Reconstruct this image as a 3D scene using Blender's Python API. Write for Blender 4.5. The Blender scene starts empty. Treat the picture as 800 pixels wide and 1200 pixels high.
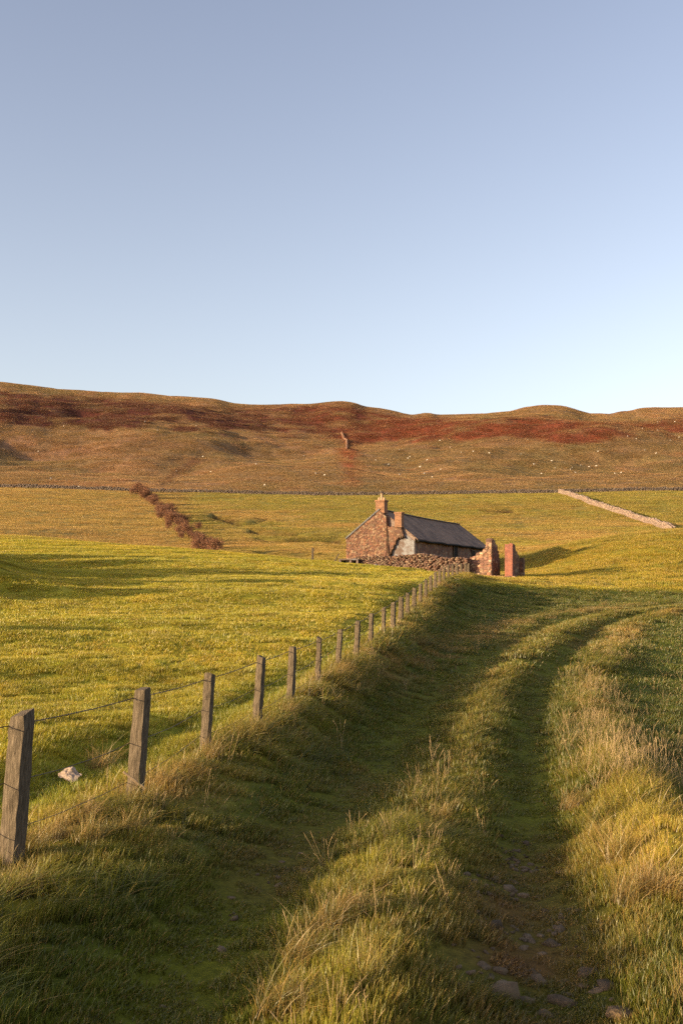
import bpy, bmesh, math, random
import numpy as np
from mathutils import Vector, Matrix, Euler

rng = np.random.default_rng(7)
random.seed(7)
R = math.radians
sc = bpy.context.scene
COL = sc.collection

# ------------------------------------------------------------------ camera constants (survey of the place)
F = 1167.0; CX = 400.0; HZ = 690.0; EYE = 1.6
SUN_AZ, SUN_EL = 27.0, 8.8           # degrees behind due left, degrees above horizon
SUN = Vector((-math.cos(R(SUN_AZ))*math.cos(R(SUN_EL)), -math.sin(R(SUN_AZ))*math.cos(R(SUN_EL)), math.sin(R(SUN_EL))))

def bx(px, Y): return (px - CX)/F*Y
def bz(py, Y): return EYE + (HZ - py)/F*Y

# ------------------------------------------------------------------ numpy noise
def _h(ix, iy, seed):
    n = (ix.astype(np.int64)*374761393 + iy.astype(np.int64)*668265263 + seed*2147483647) & 0xffffffff
    n = ((n ^ (n >> 13))*1274126177) & 0xffffffff
    n = ((n ^ (n >> 15))*2246822519) & 0xffffffff
    n = n ^ (n >> 16)
    return (n & 0xffffff)/float(0xffffff)
def vnoise(x, y, seed=0):
    x = np.asarray(x, float); y = np.asarray(y, float)
    ix = np.floor(x); iy = np.floor(y); fx = x-ix; fy = y-iy
    fx = fx*fx*fx*(fx*(fx*6-15)+10); fy = fy*fy*fy*(fy*(fy*6-15)+10)
    a = _h(ix, iy, seed); b = _h(ix+1, iy, seed); c = _h(ix, iy+1, seed); d = _h(ix+1, iy+1, seed)
    return (a*(1-fx)+b*fx)*(1-fy) + (c*(1-fx)+d*fx)*fy
def fbm(x, y, seed=0, o=4):
    s = 0; a = 1; t = 0
    c, sn = math.cos(.6), math.sin(.6)
    for k in range(o):
        s = s + a*(vnoise(x, y, seed+k*17)*2-1); t += a
        x, y = (x*c - y*sn)*2.03 + 11.3, (x*sn + y*c)*2.03 + 5.7
        a *= .5
    return s/t
def sstep(a, b, x):
    t = np.clip((x-a)/(b-a), 0, 1); return t*t*(3-2*t)

def pchip(xk, yk, x):
    xk = np.asarray(xk, float); yk = np.asarray(yk, float); h = np.diff(xk); d = np.diff(yk)/h
    m = np.zeros_like(yk)
    m[0] = d[0]; m[-1] = d[-1]
    for i in range(1, len(xk)-1):
        if d[i-1]*d[i] > 0:
            w1 = 2*h[i]+h[i-1]; w2 = h[i]+2*h[i-1]
            m[i] = (w1+w2)/(w1/d[i-1]+w2/d[i])
    x = np.clip(x, xk[0], xk[-1]); i = np.clip(np.searchsorted(xk, x)-1, 0, len(h)-1)
    t = (x-xk[i])/h[i]; t2 = t*t; t3 = t2*t
    return (2*t3-3*t2+1)*yk[i] + (t3-2*t2+t)*h[i]*m[i] + (-2*t3+3*t2)*yk[i+1] + (t3-t2)*h[i]*m[i+1]

# ------------------------------------------------------------------ the lie of the land
COLS = {
 -1300: [(2,-.3),(5,-.3),(10,-.3),(20,-.2),(40,1.2),(75,5.2),(110,8.6),(150,11),(230,20),(340,36)],
 -600: [(2,-.38),(5,-.3),(10,-.3),(20,-.2),(40,1.3),(75,5.0),(110,8.2),(150,10.5),(230,19.5),(340,36)],
 -200: [(2,-.4),(5,-.4),(10,-.32),(20,-.12),(40,1.5),(60,3.3),(80,5.3),(105,7.5),(120,8.0),(150,9.9),(230,18.5),(340,35.5)],
 0: [(2,-.4),(4,-.42),(7,-.40),(10,-.34),(15,-.15),(20,.05),(30,.75),(45,2.0),(60,3.55),(75,5.1),(90,6.35),(103,7.05),(115,7.3),(135,8.0),(200,14.8),(340,36)],
 200: [(2,-.4),(5,-.5),(8,-.5),(10.8,-.45),(15,-.30),(20,-.1),(30,.55),(45,1.85),(60,3.3),(72,4.45),(85,5.05),(100,5.25),(130,6.4),(160,8.9),(200,13.5),(260,22),(340,34.3)],
 400: [(2,-.4),(5,-.5),(8,-.62),(12,-.62),(16,-.5),(21.5,-.25),(30,.33),(45,1.6),(58,2.75),(68,3.3),(78,3.6),(90,3.7),(110,4.5),(140,7),(200,13.5),(260,21.5),(340,33.5)],
 600: [(2,-.4),(5,-.5),(8,-.65),(12,-.75),(16,-.65),(23,-.4),(30,-.05),(36,.3),(42,.8),(48,1.35),(54,1.8),(60,2.05),(68,2.25),(80,2.65),(90,3.15),(100,4.0),(120,6.0),(160,9.3),(230,17.5),(340,34)],
 690: [(2,-.4),(5,-.5),(8,-.65),(12,-.8),(23,-.62),(30,-.28),(40,.35),(50,1.1),(58,1.6),(65,1.95),(75,2.7),(85,3.9),(100,5.6),(120,7.2),(160,9.8),(230,17.2),(340,34.5)],
 800: [(2,-.4),(5,-.5),(8,-.65),(12,-.85),(23,-.85),(30,-.5),(40,.3),(50,1.0),(58,1.4),(65,1.8),(75,2.9),(85,4.5),(100,6.3),(120,7.8),(160,10.1),(230,17),(340,35)],
 1000: [(2,-.4),(5,-.5),(12,-1.0),(23,-1.2),(40,-.3),(58,1.1),(75,2.3),(100,5.2),(160,9.4),(230,17),(340,35)],
 1400: [(2,-.4),(5,-.55),(12,-1.3),(23,-1.7),(40,-1),(75,1.2),(100,3),(160,8),(230,17),(340,36)],
 2100: [(2,-.4),(5,-.6),(12,-1),(23,-1),(40,-.3),(75,1.2),(100,3),(160,8),(230,18),(340,38)],
}
PXK = sorted(COLS)
NL, NP = 420, 340
LY = np.linspace(math.log(2), math.log(340), NL)
PG = np.linspace(PXK[0], PXK[-1], NP)
_t = np.array([pchip(np.log([a for a, b in COLS[k]]), [b for a, b in COLS[k]], LY) for k in PXK])
ZT = np.array([pchip(PXK, _t[:, i], PG) for i in range(NL)])          # [NL, NP]
for _ in range(3):
    ZT[1:-1] = (ZT[:-2]+2*ZT[1:-1]+ZT[2:])/4
    ZT[:, 1:-1] = (ZT[:, :-2]+2*ZT[:, 1:-1]+ZT[:, 2:])/4
RIDGE = [(-1300,430),(-600,425),(-300,438),(-100,444),(0,449),(30,453),(60,457),(100,459.5),(150,462),(200,466),(245,468),(280,474),(310,475),(340,473),(368,472.5),(380,470.5),(395,469.5),(408,470.5),(418,473.5),(430,477),(442,478.5),(455,481),(470,484.5),(485,487),(500,486),(515,488.5),(560,488),(585,486),(600,484.5),(612,481.5),(625,479.8),(640,478.5),(652,478.8),(666,481),(680,485.5),(693,488),(712,488),(726,485.5),(740,484.5),(752,482),(775,481),(800,480.5),(900,478),(1100,470),(1500,480),(2100,470)]
RIDGE_X = [a for a, b in RIDGE]; RIDGE_P = [b for a, b in RIDGE]
G_T = [0,.2,.4,.6,.8,1,1.06,1.15,1.4,2.2]
G_V = [0,.165,.355,.57,.79,1,1.01,.99,.8,.4]

# fence posts: (top px, top py, base px, distance Y, height)
POSTS = [(27,835,13,6.9),(168,806,157,9.0),(246,789,240,11.7),(306.5,769,301,13.4),(343,757.5,340,15.6),(374,747,372,18),(399,737,395,20),(419.5,727.5,417,22),
 (435,719,434,24.3),(449.5,712,449,26.7),(461,705.5,460,29.1),(470,700,469,31.5),(477.5,695,477,33.9),(485.5,689.5,484.5,36.3),(492.5,684,492,38.7),(499,679,498.5,41),
 (504.5,674.5,504,43.4),(510,670.5,509.5,45.8),(515,667,514.5,48.2),(520,664.5,519.5,50.5),(525,662.3,525,53),(530,661,530,55.4),(535,660.3,535,57.8),(540,660,540,60),(545,660,545,62.5),(548.5,660.5,548.5,65)]
FY = np.array([p[3] for p in POSTS]); FX = np.array([bx(p[2], p[3]) for p in POSTS])
FZ = np.array([bz(p[1], p[3]) for p in POSTS]) - np.interp(FY, [7, 30, 62], [1.08, 1.02, .85])
_y = np.concatenate([[-12, -2, 3], FY, [70, 90]]); _x = np.concatenate([[-5.6, -3.7, -2.9], FX, [8.4, 11.5]])
FSY = np.linspace(-12, 88, 600); FSX = pchip(_y, _x, FSY)
for _ in range(60): FSX[1:-1] = (FSX[:-2]+2*FSX[1:-1]+FSX[2:])/4
FENCE = np.stack([FSX, FSY], 1)
def fence_z(y):
    k = pchip(FY, FZ, y)
    return k
# track centre: (x, y, z)
TR = np.array([(-.9,-12,-.4),(-.35,-4,-.4),(-.1,2,-.42),(.14,5.4,-.52),(.34,7.2,-.62),(.99,10.5,-.74),(1.25,12,-.75),(1.95,16,-.66),(3.6,23,-.42),(5.9,30,-.1),(9.9,40,.4),(13,45,.55),(17,50,.75),(22,54.5,.98),(30,59,1.2),(45,64,1.5),(70,70,1.9)])
_s = np.concatenate([[0], np.cumsum(np.hypot(np.diff(TR[:,0]), np.diff(TR[:,1])))])
_ss = np.linspace(0, _s[-1], 700)
TRACK = np.stack([pchip(_s, TR[:,0], _ss), pchip(_s, TR[:,1], _ss), pchip(_s, TR[:,2], _ss)], 1)
for _ in range(80): TRACK[1:-1] = (TRACK[:-2]+2*TRACK[1:-1]+TRACK[2:])/4

# crest of the bank: follows the fence, then bends right beside the track
_k = FSY <= 51
_bz = pchip(FY, FZ, np.clip(FSY[_k], FY[0], FY[-1]))
_bp = np.concatenate([np.column_stack([FSX[_k], FSY[_k], _bz])[::6], [(7.3,55.5,1.95),(11,58.5,1.78),(16,60.8,1.62),(22,63,1.5),(32,67,1.7),(50,74,2.1),(80,84,3)]])
_q = np.concatenate([[0], np.cumsum(np.hypot(np.diff(_bp[:,0]), np.diff(_bp[:,1])))]); _qq = np.linspace(0, _q[-1], 600)
BANK = np.stack([pchip(_q, _bp[:,0], _qq), pchip(_q, _bp[:,1], _qq), pchip(_q, _bp[:,2], _qq)], 1)
for _ in range(60): BANK[1:-1] = (BANK[:-2]+2*BANK[1:-1]+BANK[2:])/4
def near_line(x, y, L):
    """signed distance (+ = right of travel) and index of nearest polyline point"""
    x = np.atleast_1d(np.asarray(x, float)).ravel(); y = np.atleast_1d(np.asarray(y, float)).ravel()
    D = np.full(x.shape, 1e3); I = np.zeros(x.shape, int)
    m = np.where((y < 110) & (y > -40) & (np.abs(x) < 110))[0]
    tang = np.gradient(L[:, :2], axis=0)
    for c in range(0, len(m), 4000):
        k = m[c:c+4000]
        dx = x[k, None]-L[None, :, 0]; dy = y[k, None]-L[None, :, 1]
        d2 = dx*dx+dy*dy; i = d2.argmin(1); a = np.arange(len(k))
        ddx, ddy = dx[a, i], dy[a, i]; tx, ty = tang[i, 0], tang[i, 1]; tl = np.hypot(tx, ty)+1e-9
        cr = (ddx*ty - ddy*tx)/tl
        d = np.sqrt(d2[a, i])
        D[k] = np.where(np.abs(cr) > .6*d, cr, np.sign(cr)*d); I[k] = i
    return D, I

def warp(x, y):
    r = np.hypot(x, y); ph = np.arctan2(x, y); pc = np.clip(ph, -R(54), R(54))
    Y = r*np.cos(pc); px = CX + F*np.tan(pc)
    return px, np.maximum(Y, 1e-3), ph

def base_z(x, y):
    px, Y, ph = warp(x, y)
    def tab(px, Y):
        u = np.clip((np.log(np.clip(Y, 2, 340))-LY[0])/(LY[-1]-LY[0])*(NL-1), 0, NL-1.001)
        v = np.clip((px-PG[0])/(PG[-1]-PG[0])*(NP-1), 0, NP-1.001)
        i = u.astype(int); j = v.astype(int); a = u-i; b = v-j
        z = (ZT[i, j]*(1-a)+ZT[i+1, j]*a)*(1-b) + (ZT[i, j+1]*(1-a)+ZT[i+1, j+1]*a)*b
        t = np.clip((Y-340)/560., 0, 2.2)
        rs = (pchip(RIDGE_X, RIDGE_P, px-90)+pchip(RIDGE_X, RIDGE_P, px-45)+pchip(RIDGE_X, RIDGE_P, px)+pchip(RIDGE_X, RIDGE_P, px+45)+pchip(RIDGE_X, RIDGE_P, px+90))/5
        kk = sstep(.62, .95, t); zr = EYE + (HZ - (pchip(RIDGE_X, RIDGE_P, px)*kk + rs*(1-kk)))/F*900.
        return z + (zr - z)*np.where(Y > 340, pchip(G_T, G_V, t), 0)
    z = tab(px, Y)
    w = sstep(R(95), R(180), np.abs(ph))*.5                       # join the two sides behind the viewer
    return z*(1-w) + tab(2*CX - px, Y)*w

def peat(x, y):
    """eroded stream banks in the far pasture: 0..1"""
    px, Y, ph = warp(x, y)
    wob = fbm(x*.12, y*.06, 91, 3)
    def line(pts, w):
        p = np.array(pts, float); X = bx(p[:,0], p[:,1])
        yy = np.interp(x, X, p[:,1], left=-999, right=-999) + wob*9
        return np.exp(-((y-yy)/w)**2)*(yy > 0)
    m = line([(248,247),(270,222),(285,214),(300,222),(314,238)], 5)
    m = np.maximum(m, line([(292,197),(320,190),(350,187),(400,178)], 3.0))
    m = np.maximum(m, .9*line([(300,176),(330,168),(360,168),(402,163)], 3.5))
    m = np.maximum(m, .8*line([(300,136),(330,132),(365,131)], 2.2))
    m = np.maximum(m, .6*line([(560,268),(580,262),(600,268)], 4))
    m = np.maximum(m, .7*line([(690,110),(740,106),(800,108),(860,112)], 1.5))
    m = np.maximum(m, .5*line([(668,150),(720,146),(760,150)], 1.5))
    return m

def terrain(x, y, fine=True):
    x = np.atleast_1d(np.asarray(x, float)); y = np.atleast_1d(np.asarray(y, float)); shp = x.shape
    x = x.ravel(); y = y.ravel()
    z = base_z(x, y); r = np.hypot(x, y)
    dF, _ = near_line(x, y, FENCE); dT, iT = near_line(x, y, TRACK); dB, iB = near_line(x, y, BANK)
    fz = BANK[iB, 2] - BASEF[iB]
    tz = TRACK[iT, 2] - BASET[iT]
    wF = np.exp(-(dB/2.2)**2)*sstep(84, 70, y)*sstep(-3, 4, y); wT = np.exp(-(dT/2.6)**2)*sstep(70, 55, x)
    z = z + (wF*fz + wT*tz)/np.maximum(1, wF+wT)
    tb = np.clip(dB, 0, 99)/(np.clip(dB, 0, 99)+np.clip(-dT-1.3, 0, 99)+1e-3)
    zb = BANK[iB, 2]; zn = zb + (TRACK[iT, 2]-.06-zb)*(1-(1-tb)**2.6)
    wb_ = sstep(9, 16, y)*sstep(78, 68, y)*sstep(0, .4, dB)*(dT < 0)*sstep(60, 45, x)
    z = z*(1-wb_) + zn*wb_
    # ruts, middle strip, right verge, bank lip
    yy = sstep(110, 80, y)
    wob = fbm(x*.35, y*.35, 3, 3)
    z = z - (.10*np.exp(-((dT-1.0+.12*wob)/.33)**2)+.07*np.exp(-((dT+1.0+.12*wob)/.36)**2))*yy
    z = z + (.05+.05*sstep(10, 7, y)*sstep(3.5, 5, y))*np.exp(-(dT/.5)**2)*yy
    z = z + (.06+.10*wob+.24*sstep(15, 11, y)*sstep(6, 8, y))*np.exp(-((dT-2.15)/.5)**2)*yy*sstep(60, 45, y)
    z = z + (.07+.15*sstep(8, 14, y)+.10*sstep(14, 22, y)-.10*sstep(28, 40, y))*np.exp(-((dF-.3)/.65)**2)*yy*sstep(66, 58, y) - .14*np.exp(-((dF+1.1)/.5)**2)*sstep(60, 48, y)*sstep(4, 7, y)*np.clip(.7+wob, 0, 1)
    # hummocks
    amp = sstep(2, 10, r)
    z = z + .05*fbm(x*.8, y*.8, 21, 3)*amp*(np.abs(dT) > 0)*np.clip(np.abs(np.abs(dT)-1)*1.5, .2, 1)
    lf = sstep(-.5, -3, dF)*(y < 200) + (r > 100)
    z = z + np.clip(lf, 0, 1)*(.36*fbm(x*.06, y*.17, 31, 3)+.05*fbm(x*.3, y*.55, 33, 3))*sstep(120, 40, r)
    z = z + .9*fbm(x*.02, y*.02, 41, 4)*sstep(95, 170, r)*sstep(380, 300, r)
    px, Y, ph = warp(x, y)
    hill = sstep(350, 460, Y)*(1-.75*np.exp(-((Y-900)/110)**2))
    z = z + hill*(12.5*fbm(x*.008, y*.006, 51, 4) + 1.2*fbm(x*.05, y*.04, 57, 3))
    # knolls added to shape shadows; gullies and hollows on the hill
    for (kx, ky, ka, kb, kh) in SHADOW_KNOLLS:
        z = z + kh*np.exp(-((x-kx)/ka)**2-((y-ky-(x-kx)*.1)/kb)**2)
    for (hx, hy, rad, dep) in HOLLOWS:
        z = z - dep*np.exp(-((x-hx)**2/(rad*1.5)**2+(y-hy)**2/rad**2))
    z = z - 1.1*peat(x, y)*sstep(95, 115, y)
    return z.reshape(shp)
HOLLOWS = []
SHADOW_KNOLLS = [(35,98,18,14,1.25),(-17,34,3.5,1.5,2.2),(-18,38.5,4,2.2,3.2),(-20,43,4,1.4,2.7),(-22,47,4.5,2.2,3.5),(-26,54,5,2,3.3),(-12.5,25,2.5,1,1.1),(-9.5,18,2.2,.8,.55),(-24,50.5,4,1.0,3.0),(-21,44.8,3.6,.9,2.9)]   # x, y, half length, half width, height; rises added to shape shadows, most out of view
BASEF = base_z(BANK[:,0], BANK[:,1]); BASET = base_z(TRACK[:,0], TRACK[:,1])

def hit(px, py, y0=2.5, y1=1200, n=3000):
    """first point of the ground seen in direction (px, py)"""
    Y = np.exp(np.linspace(math.log(y0), math.log(y1), n)); X = bx(px, Y)
    p = HZ - (terrain(X, Y)-EYE)/Y*F
    k = np.where(p <= py)[0]
    k = k[0] if len(k) else n-1
    return float(X[k]), float(Y[k])
for (px, py, rad, dep) in [(723,537,13,6),(612,492,11,5),(594,533,9,4),(685,548,9,3),(60,525,22,5),(120,548,16,4)]:
    a = hit(px, py, 345); HOLLOWS.append((a[0], a[1], rad, dep))
def gz(x, y): return float(terrain(np.array([x]), np.array([y]))[0])

# ------------------------------------------------------------------ vegetation colour (r,g,b, dryness), some sun and shade painted in
def cover(x, y):
    x = np.asarray(x, float); y = np.asarray(y, float)
    px, Y, ph = warp(x, y); z = terrain(x, y); r = np.hypot(x, y)
    py = HZ - (z-EYE)/Y*F
    dF, _ = near_line(x, y, FENCE); dT, _ = near_line(x, y, TRACK); dB, _ = near_line(x, y, BANK)
    n1 = fbm(x*.25, y*.25, 61, 4); n2 = fbm(x*1.7, y*1.7, 67, 3); n3 = fbm(x*.05, y*.05, 71, 4)
    nv = lambda c: np.array(c, float)[None, :]
    def mix(a, b, t): return a*(1-t[:, None]) + b*t[:, None]
    meadow = nv((.215,.228,.036, .10)); verge = nv((.100,.115,.024, .18)); bank = nv((.060,.085,.016, .14)); rut = nv((.085,.105,.014, .08))  # bank and verge tints darkened to carry the shade there
    straw = nv((.20,.165,.085,.7)); rough = nv((.062,.090,.018, .15))  # rough: right field, its shade painted into a darker green
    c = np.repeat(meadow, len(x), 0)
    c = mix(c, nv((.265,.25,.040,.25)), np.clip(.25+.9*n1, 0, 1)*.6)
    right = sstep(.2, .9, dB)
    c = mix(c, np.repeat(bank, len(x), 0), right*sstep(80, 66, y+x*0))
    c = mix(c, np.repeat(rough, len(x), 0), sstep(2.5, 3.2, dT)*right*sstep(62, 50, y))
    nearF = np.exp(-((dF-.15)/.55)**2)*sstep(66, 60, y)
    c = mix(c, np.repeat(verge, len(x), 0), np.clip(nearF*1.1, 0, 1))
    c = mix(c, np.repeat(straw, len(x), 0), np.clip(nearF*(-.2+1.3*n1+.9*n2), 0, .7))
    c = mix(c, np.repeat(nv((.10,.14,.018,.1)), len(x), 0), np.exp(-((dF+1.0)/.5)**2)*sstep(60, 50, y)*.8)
    # dry swathe where the bank meets the track
    dry = np.exp(-((dT+2.3+.5*n1)/.8)**2)*sstep(16, 22, y)*sstep(56, 46, y)
    c = mix(c, np.repeat(nv((.13,.10,.05,.5)), len(x), 0), np.clip(dry*(.25+n2*1.4+n1), 0, .65))
    tr = sstep(1.7, 1.2, np.abs(dT))
    mid = np.exp(-(dT/.55)**2)
    c = mix(c, np.repeat(nv((.098,.112,.024,.22)), len(x), 0), tr*mid)
    c = mix(c, np.repeat(nv((.150,.165,.034,.2)), len(x), 0), np.clip(tr*mid*sstep(9, 7.2, y)*(.45+1.1*n2+.8*n1), 0, .9))  # near end of the middle strip painted brighter, as sunlit
    rt = np.exp(-((np.abs(dT)-1.0)/.38)**2)
    c = mix(c, np.repeat(rut, len(x), 0), rt*.9)
    rv = np.exp(-((dT-2.05)/.45)**2)
    c = mix(c, np.repeat(verge, len(x), 0), rv)
    c = mix(c, np.repeat(straw, len(x), 0), np.clip(rv*(-.05+1.0*n1+.9*n2), 0, .7))
    sunny = rv*sstep(14.5, 12, y)*sstep(6.3, 7.8, y)  # sun patch on the right verge, painted into the tint
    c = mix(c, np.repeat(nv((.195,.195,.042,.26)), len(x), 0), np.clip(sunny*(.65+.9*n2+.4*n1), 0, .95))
    # trampled stony strip of the right rut close by
    stony = np.exp(-((dT-.85)/.45)**2)*sstep(9, 6, y)
    c = mix(c, np.repeat(nv((.085,.055,.03,.4)), len(x), 0), np.clip(stony*(.8+n2), 0, .95))
    c = mix(c, np.repeat(nv((.08,.065,.028,.4)), len(x), 0), np.clip(rt*(n1*2-.1), 0, .5)*sstep(45, 35, y))
    # rough grass beyond the bank, tinted lighter to look sunlit
    beyond = np.maximum(sstep(50, 54, y)*sstep(0, -1.0, dB)*(dF > .3), sstep(75, 88, y))
    c = mix(c, np.repeat(nv((.19,.18,.036,.3)), len(x), 0), beyond*np.clip(.75+n1*.5, 0, 1))
    # far pastures
    far = sstep(85, 105, y)
    past = nv((.170,.170,.050,.2))
    pc = np.repeat(past, len(x), 0)
    pc = mix(pc, nv((.215,.175,.080,.4)), np.clip(.4+1.3*n3, 0, 1))
    tan = sstep(225, 195, px+ (py-610)*.55)
    pc = mix(pc, nv((.215,.175,.085,.5)), tan*.75)
    green = sstep(600, 585, py)*sstep(200, 235, px)
    pc = mix(pc, nv((.155,.168,.042,.15)), green*np.clip(.55+n3, 0, 1)*.8)
    c = mix(c, pc, far)
    pm = peat(x, y)*far
    c = mix(c, nv((.045,.024,.014,.3)), np.clip(pm*1.5*(.75+n1), 0, .92))
    # hill
    hl = sstep(338, 346, Y)
    hc = np.repeat(nv((.205,.155,.062,.4)), len(x), 0)
    m1 = fbm(x*.012, y*.012, 81, 4); m2 = fbm(x*.06, y*.05, 83, 4)
    hc = mix(hc, nv((.145,.130,.045,.25)), np.clip(.5+1.6*m1+.5*m2, 0, 1)*.75)
    hc = mix(hc, nv((.30,.20,.10,.6)), np.clip(-.1+1.8*m2-.6*m1, 0, 1)*.7)
    # pinkish dead-grass strips
    hc = mix(hc, nv((.19,.115,.06,.5)), np.clip(.9*fbm(x*.006+3, y*.03, 87, 3)-.05, 0, .8))
    top = np.interp(px, [-600,0,60,150,200,280,400,470,560,640,700,740,800,1100], [440,457,463,467,471,478,473,489,491,489,495,496,490,485]) + 7*m2
    bot = np.interp(px, [-600,0,150,300,380,400,470,560,640,690,720,800,1100], [510,502,502,505,514,518,514,515,513,517,512,508,505]) + 10*m2 + 7*m1
    br = sstep(-3, 3, py-top)*sstep(3, -3, py-bot)*hl
    redr = sstep(250, 480, px)[:, None]*nv((.070,.020,.004,0))
    hc = mix(hc, nv((.090,.034,.018,.12)) + redr, br*np.clip(.92+1.3*m2+.4*m1, 0, 1))
    strip = np.exp(-((px-405-(py-505)*.12)/9)**2)*sstep(503, 512, py)*sstep(585, 540, py)
    hc = mix(hc, nv((.23,.075,.03,.25)), np.clip(strip*(.7+m2), 0, .85)*hl)
    hc = mix(hc, nv((.10,.05,.03,.3)), np.clip(np.exp(-((px-235-(535-py)*1.4)/6)**2)*sstep(528, 545, py)*sstep(575,560,py), 0, .6))
    c = mix(c, hc, hl)
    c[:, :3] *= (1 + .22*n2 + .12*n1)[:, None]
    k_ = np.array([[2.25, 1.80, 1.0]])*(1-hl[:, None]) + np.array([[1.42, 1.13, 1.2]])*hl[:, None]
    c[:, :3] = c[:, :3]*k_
    return np.clip(c, .003, .75)

# ------------------------------------------------------------------ helpers for objects
def link(o, parent=None):
    COL.objects.link(o)
    if parent: o.parent = parent
    return o
def tag(o, label=None, cat=None, group=None, kind=None):
    if cat and not kind: kind = 'thing'
    if label: o['label'] = label
    if cat: o['category'] = cat
    if group: o['group'] = group
    if kind: o['kind'] = kind
    return o
def empty(name, loc, rz=0):
    o = bpy.data.objects.new(name, None); o.empty_display_size = .3
    o.location = loc; o.rotation_euler = (0, 0, rz); return link(o)
def mesh_np(name, V, Fc, mat=None, smooth=True, attrs=None):
    me = bpy.data.meshes.new(name)
    V = np.asarray(V, np.float32)
    if isinstance(Fc, np.ndarray):
        k = Fc.shape[1]; n = len(Fc)
        me.vertices.add(len(V)); me.vertices.foreach_set('co', V.ravel())
        me.loops.add(n*k); me.loops.foreach_set('vertex_index', Fc.astype(np.int32).ravel())
        me.polygons.add(n); me.polygons.foreach_set('loop_start', np.arange(0, n*k, k, dtype=np.int32))
        me.update(calc_edges=True)
    else:
        me.from_pydata([tuple(v) for v in V], [], Fc); me.update()
    if smooth: me.polygons.foreach_set('use_smooth', np.ones(len(me.polygons), bool))
    for k, a in (attrs or {}).items():
        at = me.attributes.new(k, 'FLOAT_COLOR', 'POINT'); at.data.foreach_set('color', np.asarray(a, np.float32).ravel())
    if mat: me.materials.append(mat)
    me.validate(); return me
def obj_np(name, V, Fc, mat, parent=None, **k):
    o = bpy.data.objects.new(name, mesh_np(name, V, Fc, mat, **k)); return link(o, parent)

class MB:
    """collects shapes in one bmesh"""
    def __init__(s): s.bm = bmesh.new()
    def box(s, c, d, rz=0, rx=0, ry=0, bev=0, taper=1):
        g = bmesh.ops.create_cube(s.bm, size=1)['verts']
        for v in g:
            k = taper if v.co.z > 0 else 1
            v.co = Vector((v.co.x*d[0]*k, v.co.y*d[1]*k, v.co.z*d[2]))
        M = Matrix.Translation(c) @ Euler((rx, ry, rz)).to_matrix().to_4x4()
        if bev:
            es = list({e for v in g for e in v.link_edges})
            r = bmesh.ops.bevel(s.bm, geom=es, offset=bev, segments=2, affect='EDGES', profile=.6)
            g = list({v for f in r['faces'] for v in f.verts} | {v for v in g if v.is_valid})
        bmesh.ops.transform(s.bm, matrix=M, verts=g); return s
    def cone(s, c, r1, r2, h, n=10, rx=0, ry=0):
        g = bmesh.ops.create_cone(s.bm, cap_ends=True, segments=n, radius1=r1, radius2=r2, depth=h)['verts']
        bmesh.ops.transform(s.bm, matrix=Matrix.Translation(c) @ Euler((rx, ry, 0)).to_matrix().to_4x4(), verts=g); return s
    def tube(s, pts, r, n=6):
        pts = [Vector(p) for p in pts]; prev = None
        for i, p in enumerate(pts):
            t = (pts[min(i+1, len(pts)-1)]-pts[max(i-1, 0)]).normalized()
            a = t.cross(Vector((0, 0, 1)) if abs(t.z) < .9 else Vector((1, 0, 0))).normalized(); b = t.cross(a)
            rr = r[i] if isinstance(r, (list, tuple)) else r
            ring = [s.bm.verts.new(p + (a*math.cos(k*2*math.pi/n) + b*math.sin(k*2*math.pi/n))*rr) for k in range(n)]
            if prev:
                for k in range(n): s.bm.faces.new((prev[k], prev[(k+1) % n], ring[(k+1) % n], ring[k]))
            else: s.bm.faces.new(ring[::-1])
            prev = ring
        s.bm.faces.new(prev); return s
    def blob(s, c, d, sub=2, jit=.12, rot=None):
        g = bmesh.ops.create_icosphere(s.bm, subdivisions=sub, radius=1)['verts']
        E = Euler(rot or (random.uniform(0, 6), random.uniform(0, 6), random.uniform(0, 6))).to_matrix()
        for v in g:
            k = 1 + random.uniform(-jit, jit); q = v.co*k
            v.co = E @ Vector((q.x*d[0], q.y*d[1], q.z*d[2])) + Vector(c)
        return s
    def prism(s, poly, y0, y1):
        """poly in x,z extruded along y"""
        a = [s.bm.verts.new((x, y0, z)) for x, z in poly]; b = [s.bm.verts.new((x, y1, z)) for x, z in poly]
        s.bm.faces.new(a); s.bm.faces.new(b[::-1]); n = len(poly)
        for i in range(n): s.bm.faces.new((a[i], b[i], b[(i+1) % n], a[(i+1) % n]))
        return s
    def build(s, name, mat, parent=None, smooth=False, loc=None):
        bmesh.ops.recalc_face_normals(s.bm, faces=s.bm.faces[:])
        me = bpy.data.meshes.new(name); s.bm.to_mesh(me); s.bm.free(); me.materials.append(mat)
        if smooth: me.polygons.foreach_set('use_smooth', np.ones(len(me.polygons), bool))
        o = bpy.data.objects.new(name, me); link(o, parent)
        if loc is not None: o.location = loc
        return o

# ------------------------------------------------------------------ materials
def mat_new(name):
    m = bpy.data.materials.new(name); m.use_nodes = True; nt = m.node_tree; nt.nodes.clear()
    return m, nt, nt.nodes, nt.links
def N(nt, t, **k):
    n = nt.nodes.new(t)
    for a, b in k.items(): setattr(n, a, b)
    return n
def ramp(nt, stops):
    n = nt.nodes.new('ShaderNodeValToRGB'); e = n.color_ramp.elements
    while len(e) > 1: e.remove(e[-1])
    e[0].position, e[0].color = stops[0][0], (*stops[0][1], 1)
    for p, c in stops[1:]: x = e.new(p); x.color = (*c, 1)
    return n
def mult(nt, a, b, f=1):
    m = N(nt, 'ShaderNodeMix', data_type='RGBA', blend_type='MULTIPLY'); m.inputs[0].default_value = f
    nt.links.new(a, m.inputs[6]); nt.links.new(b, m.inputs[7]); return m.outputs[2]

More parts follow.
